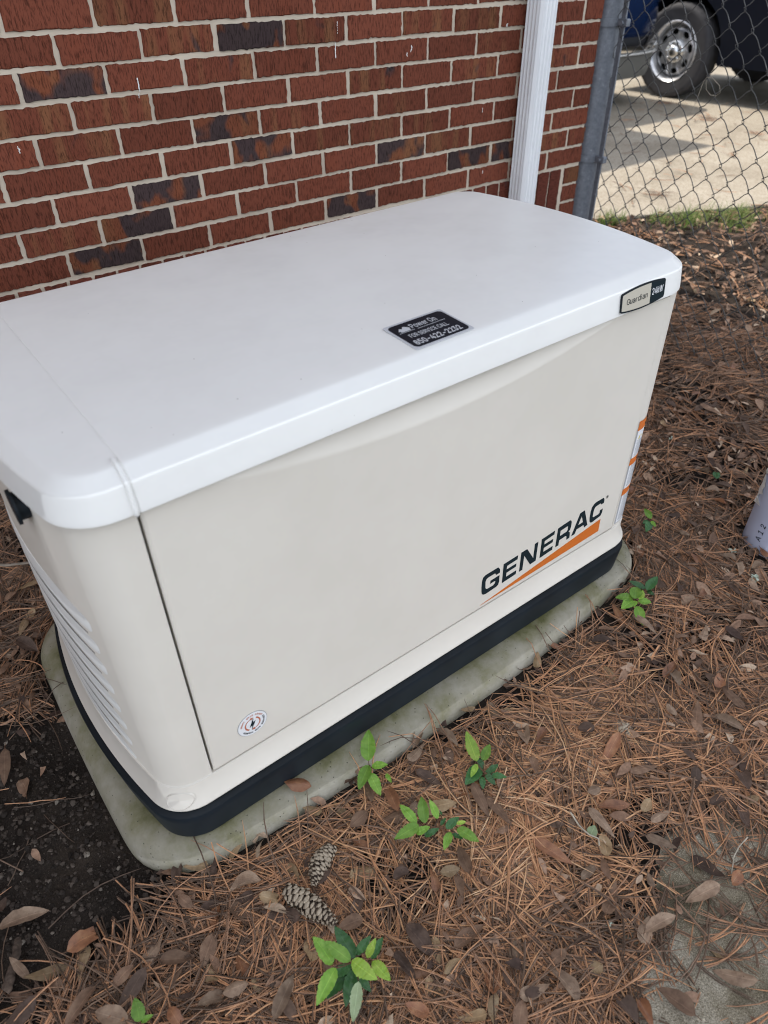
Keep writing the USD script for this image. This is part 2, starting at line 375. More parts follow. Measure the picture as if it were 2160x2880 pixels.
def leaf_mat(name, c0, c1, c2, rough=0.6, trans=0.12, spots=(0.05, 0.03, 0.02)):
    """A leaf with a midrib (u = along, v = across), blotches and a per-leaf tone."""
    return mat(name, {
        'uv': ('uvmap', {'attribute': 'st'}), 'sx': ('separate_xyz', {}), 'oi': ('object_info', {}), 'g': ('geometry', {}),
        'n': ('noise_texture', {'scale': 60.0, 'detail': 5.0, 'roughness': 0.65}), 'r': ('rgb_ramp', {'ramp': [(0.3, c0), (0.5, c1), (0.72, c2)]}),
        'ab': ('math', {'math_type': 'absolute'}), 'rib': ('map_range', {'from_min': 0.02, 'from_max': 0.07, 'to_min': 1.35, 'to_max': 1.0, 'clamp': True}),
        'rv': ('map_range', {'from_min': 0.0, 'from_max': 1.0, 'to_min': 0.7, 'to_max': 1.25}), 'mm': ('math', {'math_type': 'multiply'}),
        'h': ('hsv', {}), 'n2': ('noise_texture', {'scale': 240.0, 'detail': 3.0}), 'sp': ('map_range', {'from_min': 0.68, 'from_max': 0.74, 'to_min': 0.0, 'to_max': 0.8, 'clamp': True}),
        'ms': ('mix', {'color2': spots}), 'b': ('bump', {'strength': 0.5, 'distance': 0.001}),
        'p': ('principled_bsdf', {'roughness': rough, 'specular_ior_level': 0.42 if rough < 0.45 else 0.16}), 't': ('translucent_bsdf', {}), 'm': ('mix_closure', {'fac': trans})},
        [('uv.UV', 'sx.vector'), ('sx.y', 'ab.value1'), ('ab.value', 'rib.value'), ('oi.random', 'rv.value'), ('rib.result', 'mm.value1'), ('rv.result', 'mm.value2'),
         ('g.position', 'n.vector'), ('n.fac', 'r.fac'), ('r.color', 'h.color'), ('mm.value', 'h.value'), ('g.position', 'n2.vector'), ('n2.fac', 'sp.value'), ('sp.result', 'ms.fac'), ('h.color', 'ms.color1'),
         ('ms.color', 'p.base_color'), ('n.fac', 'b.height'), ('b.normal', 'p.normal'), ('ms.color', 't.color'), ('p.BSDF', 'm.closure1'), ('t.BSDF', 'm.closure2')], surface='m.closure')


M['leaf_brown'] = leaf_mat('leaf_brown', (0.13, 0.080, 0.053), (0.20, 0.122, 0.080), (0.27, 0.175, 0.115))
M['leaf_grey'] = leaf_mat('leaf_grey', (0.17, 0.112, 0.077), (0.265, 0.182, 0.125), (0.36, 0.262, 0.185))
M['leaf_rust'] = leaf_mat('leaf_rust', (0.16, 0.070, 0.038), (0.27, 0.120, 0.060), (0.35, 0.18, 0.09), 0.4)
M['leaf_tan'] = leaf_mat('leaf_tan', (0.23, 0.155, 0.085), (0.32, 0.22, 0.125), (0.40, 0.30, 0.19))
M['leaf_dark'] = leaf_mat('leaf_dark', (0.060, 0.040, 0.031), (0.10, 0.066, 0.050), (0.145, 0.098, 0.074))
M['green_light'] = leaf_mat('green_light', (0.14, 0.285, 0.034), (0.18, 0.35, 0.045), (0.25, 0.42, 0.07), 0.38, 0.25, (0.30, 0.36, 0.08))
M['green_lime'] = leaf_mat('green_lime', (0.24, 0.40, 0.045), (0.30, 0.47, 0.06), (0.40, 0.52, 0.10), 0.38, 0.25, (0.45, 0.30, 0.06))
M['green_dark'] = leaf_mat('green_dark', (0.030, 0.095, 0.028), (0.042, 0.125, 0.036), (0.06, 0.16, 0.045), 0.33, 0.12, (0.06, 0.14, 0.05))
M['green_pale'] = leaf_mat('green_pale', (0.30, 0.38, 0.20), (0.36, 0.44, 0.25), (0.40, 0.48, 0.29), 0.5, 0.2, (0.28, 0.32, 0.16))
M['stem_brown'] = plain('stem_brown', (0.13, 0.065, 0.035), 0.7)
M['bark'] = plain('bark', (0.075, 0.052, 0.038), 0.9, bump=1.0, bscale=150, bdist=0.003, vary=0.6, vscale=60)
M['bleached_wood'] = plain('bleached_wood', (0.42, 0.37, 0.29), 0.8, vary=0.3, vscale=50)
M['old_wood'] = plain('old_wood', (0.25, 0.21, 0.165), 0.85, vary=0.35, vscale=40)
M['cone_scale'] = mat('cone_scale', {
    'uv': ('uvmap', {'attribute': 'st'}), 'sx': ('separate_xyz', {}), 'g': ('geometry', {}), 'n': ('noise_texture', {'scale': 220.0, 'detail': 4.0}),
    'r': ('rgb_ramp', {'ramp': [(0.0, (0.10, 0.068, 0.048)), (0.35, (0.22, 0.165, 0.115)), (0.75, (0.36, 0.295, 0.215)), (1.0, (0.42, 0.355, 0.27))]}),
    'h': ('hsv', {}), 'rv': ('map_range', {'from_min': 0.3, 'from_max': 0.7, 'to_min': 0.75, 'to_max': 1.2}), 'p': ('principled_bsdf', {'roughness': 0.8})},
    [('uv.UV', 'sx.vector'), ('sx.x', 'r.fac'), ('g.position', 'n.vector'), ('n.fac', 'rv.value'), ('rv.result', 'h.value'), ('r.color', 'h.color'), ('h.color', 'p.base_color')])
M['lichen'] = plain('lichen', (0.42, 0.47, 0.38), 0.9, vary=0.25, vscale=90)
M['pvc'] = plain('pvc', (0.42, 0.44, 0.55), 0.38, vary=0.06, vscale=8)
M['paper'] = plain('paper', (0.70, 0.69, 0.66), 0.8, bump=0.4, bscale=90)
M['tyre'] = plain('tyre', (0.035, 0.034, 0.037), 0.75, vary=0.25, vscale=12)
M['alloy'] = plain('alloy', (0.62, 0.62, 0.63), 0.28, metallic=0.85)
M['chrome'] = plain('chrome', (0.75, 0.75, 0.74), 0.08, metallic=1.0)
M['navy_paint'] = plain('navy_paint', (0.003, 0.004, 0.008), 0.35, spec=0.3)
M['blue_paint'] = plain('blue_paint', (0.003, 0.009, 0.030), 0.15, coat=1.0)
M['valance'] = plain('valance', (0.13, 0.13, 0.12), 0.5)
M['glass_dark'] = plain('glass_dark', (0.01, 0.012, 0.014), 0.05)
M['lamp_red'] = plain('lamp_red', (0.35, 0.02, 0.02), 0.15, coat=1.0)
M['paint_spot'] = plain('paint_spot', (0.72, 0.72, 0.70), 0.7)

# ================================================================== setting
def sstep(a, b, x):
    t = np.clip((np.asarray(x, float) - a) / (b - a), 0, 1)
    return t * t * (3 - 2 * t)


DE0, DE1 = np.array([3.06, 0.72]), np.array([4.10, 0.25])
_t = (DE1 - DE0) / np.linalg.norm(DE1 - DE0)
DN = np.array([-_t[1], _t[0]])                                  # towards the driveway
GC = np.array([0.14, -0.93])


def slab_mask(x, y):
    n = meshkit.fbm(np.stack([x * 6, y * 6, np.zeros_like(x)], -1), 3, 5)
    d = np.hypot((x - 0.20) / 0.33, (y + 2.10) / 0.28)
    return sstep(1.22, 0.80, d + (n - 0.5) * 0.6)


def soil_mask(x, y):
    n = meshkit.fbm(np.stack([x * 5, y * 5, np.zeros_like(x)], -1), 3, 9)
    d = np.hypot((x + 0.735) / 0.265, (y + 1.02) / 0.285)
    return sstep(1.25, 0.85, d + (n - 0.5) * 0.5)


def gz(x, y):
    x, y = np.asarray(x, float), np.asarray(y, float)
    p = np.stack([x, y, np.zeros_like(x)], -1)
    d = (x - DE0[0]) * DN[0] + (y - DE0[1]) * DN[1]
    z = 0.068 * sstep(-1.3, -0.05, d) + 0.125 * sstep(-0.52, -0.04, y) * sstep(1.25, 0.5, x) * sstep(1.0, 0.4, y)
    near = sstep(6, 3, np.hypot(x, y))
    z = z + near * ((meshkit.fbm(p * 7, 4, 1) - 0.5) * 0.030 + (meshkit.fbm(p * 38, 3, 2) - 0.5) * 0.010)
    sm = soil_mask(x, y)
    z = z + sm * ((meshkit.fbm(p * 60, 3, 3) - 0.5) * 0.018 - 0.006)
    z = z - slab_mask(x, y) * 0.022 - 0.03 * sstep(0.10, 0.35, d) * 1.0
    return z


def axis(lo, hi, step, far):
    a = np.arange(lo, hi + 1e-6, step)
    g = np.array([0.1, 0.3, 0.7, 1.5, 3, 6, 12, 25, 60, 140, far])
    return np.concatenate([(lo - g)[::-1], a, hi + g])


gx, gy = axis(-1.2, 4.4, 0.014, 320.0), axis(-2.5, 1.3, 0.014, 320.0)
XX, YY = np.meshgrid(gx, gy, indexing='ij')
ground = part('ground', grid(np.stack([XX, YY, gz(XX, YY)], -1)), M['soil'], smooth=True)
tag(ground, kind='structure')

# old concrete showing through the needles at the lower right
sx_, sy_ = np.meshgrid(np.linspace(-0.6, 1.3, 60), np.linspace(-2.9, -1.7, 50), indexing='ij')
slab_top = np.stack([sx_, sy_, -0.007 + (meshkit.fbm(np.stack([sx_ * 9, sy_ * 9, sx_ * 0], -1), 3, 14) - 0.5) * 0.008 - 0.05 * sstep(0.9, 1.3, np.hypot((sx_ - 0.35) / 0.9, (sy_ + 2.35) / 0.62))], -1)
tag(part('path', grid(slab_top), M['slab'], smooth=True), kind='structure')

# driveway slab with joints, a little above the yard
dp = Polygon([(2.2, DE0[1] + (2.2 - DE0[0]) * _t[1] / _t[0]), (9.9, DE0[1] + (9.9 - DE0[0]) * _t[1] / _t[0]), (9.9, 14), (2.2, 14)])
drv = trimesh.creation.extrude_polygon(dp.buffer(-0.012).buffer(0.012), 0.18, engine='earcut')
drv.apply_translation((0, 0, -0.10))
tag(part('driveway', drv, M['driveway']), kind='structure')
gl = np.stack(np.meshgrid(np.linspace(9.93, 60, 40), np.linspace(-40, 60, 60), indexing='ij'), -1)
tag(part('lawn', grid(np.concatenate([gl, 0.075 + 0.02 * meshkit.fbm(np.concatenate([gl * 2, gl[..., :1] * 0], -1), 3, 4)[..., None]], -1)), M['lawn'], smooth=True), kind='structure')

# ------------------------------------------------------------------ the brick house
house = thing('brick_house', 'red brick house wall with beige mortar joints behind the generator', 'house')
WX = 1.94
part('wall', bx(-9, WX - 0.004, 0.0045, 0.12, -0.3, 3.05), M['mortar'], house)
part('side_wall', bx(WX - 0.12, WX, 0.13, 7.0, -0.3, 3.05), M['brick_far'], house)
part('rear_wall', bx(-9, WX, 7.0, 7.12, -0.3, 3.05), M['brick_far'], house)


def brick_mesh(x0, x1, z0, z1, seed, step=0.0085):
    r = np.random.default_rng(seed)
    nx, nz = max(4, int((x1 - x0) / step)), max(3, int((z1 - z0) / step))
    e = [(x, z0) for x in np.linspace(x0, x1, nx + 1)[:-1]] + [(x1, z) for z in np.linspace(z0, z1, nz + 1)[:-1]] + \
        [(x, z1) for x in np.linspace(x1, x0, nx + 1)[:-1]] + [(x0, z) for z in np.linspace(z1, z0, nz + 1)[:-1]]
    e = np.array(e) + r.normal(0, 0.0009, (len(e), 2))
    c = e.mean(0)
    tilt = r.normal(0, 0.004, 2)
    yo = r.normal(0, 0.0008)
    inner = c + (e - c) * (1 - 0.0022 / np.maximum(np.abs(e - c).max(1), 0.01))[:, None]
    fy = lambda q: yo + (q[:, 0] - c[0]) * tilt[0] + (q[:, 1] - c[1]) * tilt[1]
    a = np.stack([inner[:, 0], fy(inner), inner[:, 1]], 1)
    b = np.stack([e[:, 0], fy(e) + 0.0026, e[:, 1]], 1)
    d = np.stack([e[:, 0], np.full(len(e), 0.03), e[:, 1]], 1)
    return loft([d, b, a], cap0=False)


FLASH = [(540, 75), (135, 180), (487, 272), (360, 410), (240, 565), (760, 440), (855, 325), (1005, 340), (565, 320), (280, 478), (1075, 330)]
BROWN = [(245, 240), (470, 145), (770, 150), (690, 300), (350, 590), (925, 45), (580, 245), (920, 260), (80, 250), (820, 270), (1050, 75), (1230, 110), (1245, 310), (1180, 320), (400, 60), (820, 210)]
FL = [py(a / 0.768, b / 0.768, 0)[[0, 2]] for a, b in FLASH]
BR = [py(a / 0.768, b / 0.768, 0)[[0, 2]] for a, b in BROWN]


def joint_x(k):
    return k * 0.2032 * (1 + 0.0082 * max(0, k / 9.0) ** 2)


far_bricks = []
seed = 100
J = 0.0056                                                       # half a mortar joint
for row in range(-27, 8):
    zc = 1.17 - 0.0677 * row
    off = 0.0 if row % 2 == 0 else 0.5
    ks = [k + off for k in range(-44, 10)]
    xs = [joint_x(k) for k in ks if joint_x(k) < WX - 0.04]
    for a, b in zip(xs, xs[1:] + [WX + J]):
        seed += 1
        jz = rng.normal(0, 0.0009)
        m = brick_mesh(a + J + rng.normal(0, 0.0012), b - J + rng.normal(0, 0.0012), zc - 0.0677 / 2 + J - 0.0006 + jz, zc + 0.0677 / 2 - J + 0.0006 + jz, seed, 0.0085 if row >= -2 and b > -0.62 else 0.06)
        if row >= -2 and b > -0.62:
            hit = lambda L: any(a < q[0] < b and abs(q[1] - zc) < 0.034 for q in L)
            mm = 'brick_flashed' if hit(FL) else 'brick_brown' if hit(BR) or rng.random() < 0.12 else 'brick_red'
            part('brick', m, M[mm], house)
        else:
            far_bricks.append(m)
x = -0.253 - 0.067 * 4
while x < 1.80:
    seed += 1
    w = 0.067 if x < 1.49 else 0.0695
    part('brick', brick_mesh(x + 0.0045, x + w - 0.0045, 0.4605, 0.6555, seed), M['brick_soldier'], house)
    x += w
for k, z in enumerate((0.6247, 0.557, 0.489)):
    seed += 1
    part('brick', brick_mesh(1.853, WX, z - 0.029, z + 0.029, seed), M['brick_red' if k else 'brick_brown'], house)
for row in range(11, 19):
    zc = 1.17 - 0.0677 * row - 0.0
    off = 0.0 if row % 2 == 0 else 0.5
    xs = [joint_x(k + off) for k in range(-44, 10) if joint_x(k + off) < WX - 0.04]
    for a, b in zip(xs, xs[1:] + [WX + J]):
        seed += 1
        far_bricks.append(brick_mesh(a + J, b - J, zc - 0.029, zc + 0.029, seed, 0.06))
bw = part('brickwork', cat(far_bricks), M['brick_red'], house)
bw.SetCustomDataByKey('kind', 'stuff')
# white paint drips on the bricks
for a, b, ln, w in [(728, 60, 0.030, 0.0022), (724, 108, 0.036, 0.0028), (299, 183, 0.030, 0.0026), (888, 105, 0.016, 0.004), (300, 620 / 3, 0.010, 0.002), (40, 323, 0.016, 0.004), (1042, 238, 0.012, 0.002), (1042, 371, 0.012, 0.002), (879, 118, 0.010, 0.003), (1095, 54, 0.008, 0.005)]:
    q = py(a / 0.768, b / 0.768, 0)
    w *= 0.7
    s = []
    for k in range(5):
        ic = trimesh.creation.icosphere(1, 1.0)
        ic.apply_scale((w * (0.5 + rng.random() * 0.6), 0.0012, ln / 6 * (0.6 + rng.random() * 0.7)))
        ic.apply_translation((q[0] + rng.normal(0, w * 0.35), -0.0004, q[2] + (k - 2) * ln / 5))
        s.append(ic)
    part('paint_drip', cat(s), M['paint_spot'], house)
# eaves and roofs (above and behind the picture; they shade the yard)
ov = 0.45


def slope(x0, x1, y0, z0, y1, z1, th=0.16):
    return trimesh.convex.convex_hull(np.array([[x, y, z + t] for x in (x0, x1) for y, z in ((y0, z0), (y1, z1)) for t in (0, th)]))


part('roof', slope(-9.4, 2.10, -ov, 3.0, 3.5, 5.0), M['shingle'], house)
part('roof', slope(-9.4, 2.10, 7.5, 3.0, 3.5, 5.0), M['shingle'], house)
part('soffit', bx(-9.4, 2.10, -ov + 0.02, 0.0, 2.97, 2.995), M['trim_white'], house)
part('gable', trimesh.creation.extrude_polygon(Polygon([(0.13, 3.05), (7.0, 3.05), (3.5, 4.8)]), 0.1, engine='earcut').apply_transform(np.array([[0, 0, 1, WX - 0.11], [1, 0, 0, 0], [0, 1, 0, 0], [0, 0, 0, 1.0]])), M['trim_white'], house)
part('carport_roof', bx(2.30, 5.00, 3.7, 9.5, 2.75, 2.95), M['shingle'], house)
for a, b in ((4.7, 9.3), (4.7, 6.6)):
    part('carport_post', bx(a - 0.06, a + 0.06, b - 0.06, b + 0.06, 0.08, 2.75), M['trim_white'], house)

# ------------------------------------------------------------------ downspout
def corrug(w, d):
    """Plan of a ribbed downspout, anticlockwise, corner radius about 9 mm."""
    pts = []
    sides = [((0, 0), (1, 0), (0, -1), w), ((w, 0), (0, 1), (1, 0), d), ((w, d), (-1, 0), (0, 1), w), ((0, d), (0, -1), (-1, 0), d)]
    for o, t, n, L in sides:
        for s in np.linspace(0.010, L - 0.010, 90):
            c = (s - L / 2) / (L / 2)
            h = sum(0.0062 * math.exp(-((c - q) / 0.085) ** 2) for q in (-0.60, -0.20, 0.20, 0.60))
            pts.append((o[0] + t[0] * s - n[0] * h, o[1] + t[1] * s - n[1] * h))
    return Polygon(pts)


ds = thing('downspout', 'white ribbed metal downspout fixed to the brick wall', 'downspout')
dsp = affinity.translate(corrug(0.082, 0.078), 1.524, -0.086)
m = trimesh.creation.extrude_polygon(dsp, 2.85, engine='earcut')
m.apply_translation((0, 0, 0.12))
part('pipe', m, M['white_metal'], ds, smooth=35)
part('strap', trimesh.creation.extrude_polygon(dsp.convex_hull.buffer(0.0016).difference(dsp.convex_hull.buffer(0.0002)), 0.03, engine='earcut').apply_translation((0, 0, 2.1)), M['white_metal'], ds)
part('elbow', bx(1.526, 1.604, -0.20, -0.02, 0.045, 0.118), M['white_metal'], ds)

# ------------------------------------------------------------------ chain-link fence
fence = thing('chain_link_fence', 'grey galvanised chain-link fence with a round end post by the wall corner', 'fence')
PX, PYY, PR = 2.015, 0.035, 0.053
post = loft([np.array([(PX + PR * math.cos(t), PYY + PR * math.sin(t), z) for t in np.linspace(0, 2 * PI, 33)[:-1]]) for z in (-0.3, 0.4, 0.9, 1.5)])
part('post', post, M['galv'], fence, smooth=40)
capm = trimesh.creation.icosphere(2, PR * 1.06)
capm.apply_translation((PX, PYY, 1.5))
part('post_cap', capm, M['galv'], fence, smooth=True)
for z in (1.128, 0.672, 0.25):
    ring = trimesh.creation.annulus(PR + 0.0005, PR + 0.0042, 0.024)
    ring.apply_translation((PX, PYY, z))
    tab = rbox(PX - 0.012, PX + 0.012, PYY - PR - 0.045, PYY - PR + 0.003, z - 0.012, z + 0.012, 0.004, 1)
    bolt = trimesh.creation.cylinder(0.007, 0.045)
    bolt.apply_transform(trimesh.transformations.rotation_matrix(PI / 2, [0, 1, 0]))
    bolt.apply_translation((PX, PYY - PR - 0.026, z))
    b_ = part('tension_band', cat([ring, tab]), M['galv'], fence, smooth=30)
    part('bolt', bolt, M['galv'], b_, smooth=30)
part('tension_bar', bx(PX - 0.004, PX + 0.004, PYY - PR - 0.030, PYY - PR - 0.012, 0.04, 1.42), M['galv'], fence)
FA, FB, U0, Z0, SH, LEAN = 0.0413, 0.0502, 0.499, 0.7834, -0.10, -0.0687
FP = np.array([2.05, 0.0])


def fence_pt(u, z, n=0.0):
    z = z + SH * (u - U0)
    return np.array([FP[0] + (z - 0.6) * LEAN + n + 0.006 * math.sin(u * 7 + z * 4), FP[1] - u, z])


cols = range(-13, 34)
rows = range(-16, 13)
wr = np.random.default_rng(3)
for c in cols:
    pts = []
    for r in rows:
        cc = c + (r % 2 if c % 2 == 0 else (r + 1) % 2)
        u0_, z0_ = U0 + cc * FA, Z0 + r * FB
        out = 1 if cc > c else -1
        jit = wr.normal(0, 0.0012, 2)
        # the bend hooks round its neighbour
        pts.append(fence_pt(u0_ + out * 0.0028 + jit[0], z0_ - 0.004 + jit[1], 0.0022))
        pts.append(fence_pt(u0_ + out * 0.0034 + jit[0], z0_ + 0.004 + jit[1], -0.0022))
        if r != rows[-1]:
            c2 = c + ((r + 1) % 2 if c % 2 == 0 else (r + 2) % 2)
            u1, z1 = U0 + c2 * FA, Z0 + (r + 1) * FB
            for s in (0.3, 0.5, 0.7):
                bow = 0.0045 * math.sin(PI * s) * (1 if u1 < u0_ else 0.35)
                pts.append(fence_pt(u0_ + (u1 - u0_) * s + bow, z0_ + (z1 - z0_) * s + bow * 0.8))
    pts = [q for q in pts if q[2] > gz(q[0], q[1]) + 0.012 and q[1] < -0.012]
    if len(pts) > 8:
        part('wire', tube(pts, 0.0017, 5), M['wire'], fence, smooth=60)
loopc = fence_pt(0.0, 0.0)
lw = thing('wire_loop', 'thin loose wire looped over the chain-link mesh beside the wheel', 'wire')


def on_fence(x, y):
    """Where the pixel's ray meets the fence's plane."""
    d = ROT.T @ np.array([(x - 1080) / FPX, (y - 1440) / FPX, 1.0])
    nrm = np.array([1.0, 0, -LEAN])
    t = nrm @ (np.array([FP[0] - 0.012, 0, 0.6]) - EYE) / (nrm @ d)
    return EYE + d * t


lp = [(1590 + 380 + x * 0.434 - 530, y * 0.434) for x, y in [(1160, 740), (1200, 640), (1240, 530), (1262, 500), (1300, 505), (1345, 555), (1350, 600), (1320, 622), (1285, 615), (1258, 580), (1258, 520)]]
part('strand', tube([on_fence(*q) for q in lp], 0.0008, 4), M['bleached_wood'], lw)

# ================================================================== generator
CX, YC = 0.14, -0.93


def outline(hl, bow, yf, yb, r, hr=None, bowr=None, fbow=0.0):
    """Plan of the generator: ends that bulge by bow (left) and bowr (right), front that bulges by fbow, corners of radius r."""
    hw, yc = (yb - yf) / 2, (yb + yf) / 2
    hr, bowr = hl if hr is None else hr, bow if bowr is None else bowr
    ys = np.linspace(yf, yb, 41)
    q = ((ys - yc) / hw) ** 2
    right, left = CX + hr - bowr * q, CX - hl + bow * q
    xs = np.linspace(left[0], right[0], 41)
    front = yf + fbow * ((xs - CX) / hl) ** 2
    ys[0] = yf + fbow
    P = Polygon(list(zip(xs, front))[:-1] + list(zip(right, np.maximum(ys, yf + fbow))) + list(zip(left[::-1], np.maximum(ys[::-1], yf + fbow)))).buffer(0)
    return P.buffer(-r, quad_segs=96).buffer(r, quad_segs=96)


def angles_of(P, n):
    """Directions from the centre: evenly along the plan, and every vertex of its rounded corners."""
    L = P.exterior.length
    c = np.array([P.exterior.interpolate(k / n * L).coords[0] for k in range(n)] + list(P.buffer(-0.028, quad_segs=24).exterior.coords)[::2])
    a = np.sort(np.arctan2(c[:, 1] - YC, c[:, 0] - CX))
    return a[np.r_[True, np.diff(a) > 0.0012]]


def ring(P, z, ang):
    c = np.array(P.exterior.coords)[:-1]
    a = np.arctan2(c[:, 1] - YC, c[:, 0] - CX)
    r = np.hypot(c[:, 0] - CX, c[:, 1] - YC)
    o = np.argsort(a)
    a, c = a[o], c[o]
    a = np.concatenate([a[-3:] - 2 * PI, a, a[:3] + 2 * PI])
    c = np.vstack([c[-3:], c, c[:3]])
    # intersect each ray with the polygon edge that spans its angle
    k = np.clip(np.searchsorted(a, ang) - 1, 0, len(a) - 2)
    p, q = c[k] - [CX, YC], c[k + 1] - [CX, YC]
    d = np.stack([np.cos(ang), np.sin(ang)], 1)
    den = d[:, 0] * (q - p)[:, 1] - d[:, 1] * (q - p)[:, 0]
    t = (p[:, 0] * (q - p)[:, 1] - p[:, 1] * (q - p)[:, 0]) / np.where(np.abs(den) < 1e-12, 1e-12, den)
    return np.column_stack([CX + t * d[:, 0], YC + t * d[:, 1], np.full(len(ang), z)])


RIM = outline(0.667, 0.045, -1.265, -0.595, 0.078, 0.660, 0.050)
BODY = outline(0.667, 0.045, -1.265, -0.595, 0.075, 0.668, 0.034)
BASE = outline(0.667, 0.048, -1.265, -0.595, 0.072, 0.664, 0.045)
ANG = angles_of(RIM, 240)


def shell(levels, P=RIM):
    return loft([ring(P.buffer(o, quad_segs=96), z, ANG) for o, z in levels])


gen = thing('standby_generator', 'white and beige standby generator on a concrete pad, black base rail', 'generator')
# cabinet: solid loft with a pocket for the door
FLG = [(0.0055, 0.1485), (0.0066, 0.152), (0.0035, 0.160), (-0.0020, 0.172), (-0.0058, 0.187), (-0.0072, 0.198), (-0.0080, 0.2035)]
body = to_manifold(shell([(-0.006, 0.137), (-0.0045, 0.1385), (0.004, 0.1456)] + FLG + [(-0.0105, 0.2055), (-0.011, 0.30), (-0.012, 0.808)], BODY))
body = body - mbox(-0.4005, 0.7035, -1.30, -1.185, 0.2045, 0.90)


def spread(x, z):
    return np.clip((x - 0.7045) / 0.05, 0, 1) * (0.015 * (0.80 - z) / 0.6 - 0.003) * (0.15 + 0.85 * sstep(0.185, 0.215, z))


cab = from_manifold(body)
cab.vertices = np.array(cab.vertices) + np.column_stack([spread(cab.vertices[:, 0], cab.vertices[:, 2]), np.zeros((len(cab.vertices), 2))])
part('cabinet', cab, M['body_paint'], gen, smooth=30)
part('door_gap', bx(-0.4002, -0.3962, -1.2350, -1.186, 0.206, 0.80), M['gap_black'], gen)

# door with the scooped hand grip under the lid
DY = -1.2568
du, dv = np.concatenate([np.linspace(-0.3962, -0.39, 4), np.linspace(-0.385, 0.69, 110), np.linspace(0.6965, 0.7025, 4)]), np.concatenate([np.linspace(0.2062, 0.2125, 4), np.linspace(0.22, 0.70, 30), np.linspace(0.705, 0.806, 60)])
DU, DV = np.meshgrid(du, dv, indexing='ij')
arc = 0.751 + 0.047 * ((DU - 0.10) / 0.42) ** 2
dd = np.maximum(0, DV - arc)
yy = DY + 0.85 * dd * dd / (dd + 0.010)
edge = np.minimum(np.minimum(DU - du[0], du[-1] - DU), DV - dv[0])
yy = yy + 0.0035 * np.clip(1 - edge / 0.006, 0, 1) ** 2
front = np.stack([DU, yy, DV], -1)
dg = grid(front)
rimi = np.vstack([front[:, 0], front[-1, 1:], front[::-1, -1][1:], front[0, ::-1][1:-1]])
skirt = grid(np.stack([rimi[np.r_[0:len(rimi), 0]], rimi[np.r_[0:len(rimi), 0]] + [0, 0.014, 0]], 1))
door = part('door', cat([dg, skirt]), M['body_paint'], gen, smooth=35)

# door lettering: each letter its own flat decal
LP = lambda o, s, pts: [(o[0] + a * s, o[1] + b * s) for a, b in pts]
c1, c2, c3 = ((1330, 1540), 0.12055), ((1500, 1440), 0.08439), ((1600, 1380), 0.07836)
GLY = [
    (LP(*c1, [(600, 465), (628, 500), (628, 580), (540, 635), (525, 605), (500, 608), (350, 700), (310, 745), (292, 800), (288, 940), (310, 965), (335, 960), (470, 880), (510, 835), (522, 790), (515, 775), (500, 780), (400, 845), (408, 775), (620, 640), (605, 800), (585, 860), (540, 910), (300, 1075), (240, 1098), (210, 1085), (198, 1040), (198, 930), (215, 780), (240, 700), (300, 640), (570, 475)]), None),
    (LP(*c1, [(718, 390), (1052, 178), (1040, 268), (795, 425), (785, 510), (1010, 370), (1002, 440), (778, 585), (770, 682), (1006, 530), (995, 615), (675, 825)]), None),
    ([(1466.2, 1554.5), (1482.9, 1544.2), (1499.4, 1569.5), (1504.6, 1529.5), (1513.9, 1523.5), (1506.0, 1576.2), (1490.3, 1587.0), (1474.0, 1562.3), (1468.4, 1602.1), (1459.6, 1607.5)], None),
    (LP(*c2, [(285, 910), (718, 620), (698, 740), (375, 965), (362, 1085), (658, 895), (638, 1000), (345, 1195), (325, 1330), (640, 1130), (618, 1250), (205, 1530)]), None),
    (LP(*c2, [(825, 550), (1230, 275), (1270, 290), (1275, 350), (1250, 490), (1215, 590), (1160, 655), (1205, 665), (1212, 700), (1195, 850), (1090, 920), (1105, 830), (1090, 795), (1070, 795), (855, 940), (830, 1105), (728, 1170)]),
     LP(*c2, [(905, 625), (1135, 470), (1160, 485), (1145, 590), (1110, 650), (895, 795), (880, 780)])),
    (LP(*c3, [(410, 810), (570, 705), (655, 1220), (545, 1310), (525, 1235), (505, 1240), (265, 1390), (200, 1555), (80, 1630)]), LP(*c3, [(460, 905), (505, 1120), (325, 1245)])),
    (LP(*c3, [(1250, 255), (1270, 290), (1265, 370), (1250, 430), (1165, 490), (1145, 460), (1120, 460), (960, 570), (905, 660), (870, 800), (845, 930), (880, 950), (1060, 840), (1100, 790), (1120, 700), (1218, 635), (1180, 780), (1130, 890), (1040, 960), (820, 1130), (760, 1140), (735, 1090), (740, 1000), (780, 760), (830, 600), (910, 480), (1000, 400)]), None)]
on_door = lambda P: [tuple(py(a, b, DY)[[0, 2]]) for a, b in P]
decal = lambda poly, h=0.0005, y=DY: put(flat(poly, h), (0, y - 0.0001, 0), (1, 0, 0), (0, 0, 1), (0, -1, 0))
for outer, hole in GLY:
    g = Polygon(on_door(outer), [on_door(hole)] if hole else [])
    part('letter', decal(g.buffer(0)), M['ink'], door)
part('underline', decal(Polygon(on_door([(1349, 1703.5), (1688.5, 1459.1), (1682.0, 1493)]))), M['orange_ink'], door)
rc = py(1708, 1397, DY)
part('registered_mark', cat([decal(affinity.translate(Point(0, 0).buffer(0.0042).difference(Point(0, 0).buffer(0.0036)), rc[0], rc[2])), put(meshkit.text_mesh('R', 0.0045, 0.0005), (rc[0] - 0.0017, DY - 0.0001, rc[2] - 0.0022), (1, 0, 0), (0, 0, 1), (0, -1, 0))]), M['ink'], door)

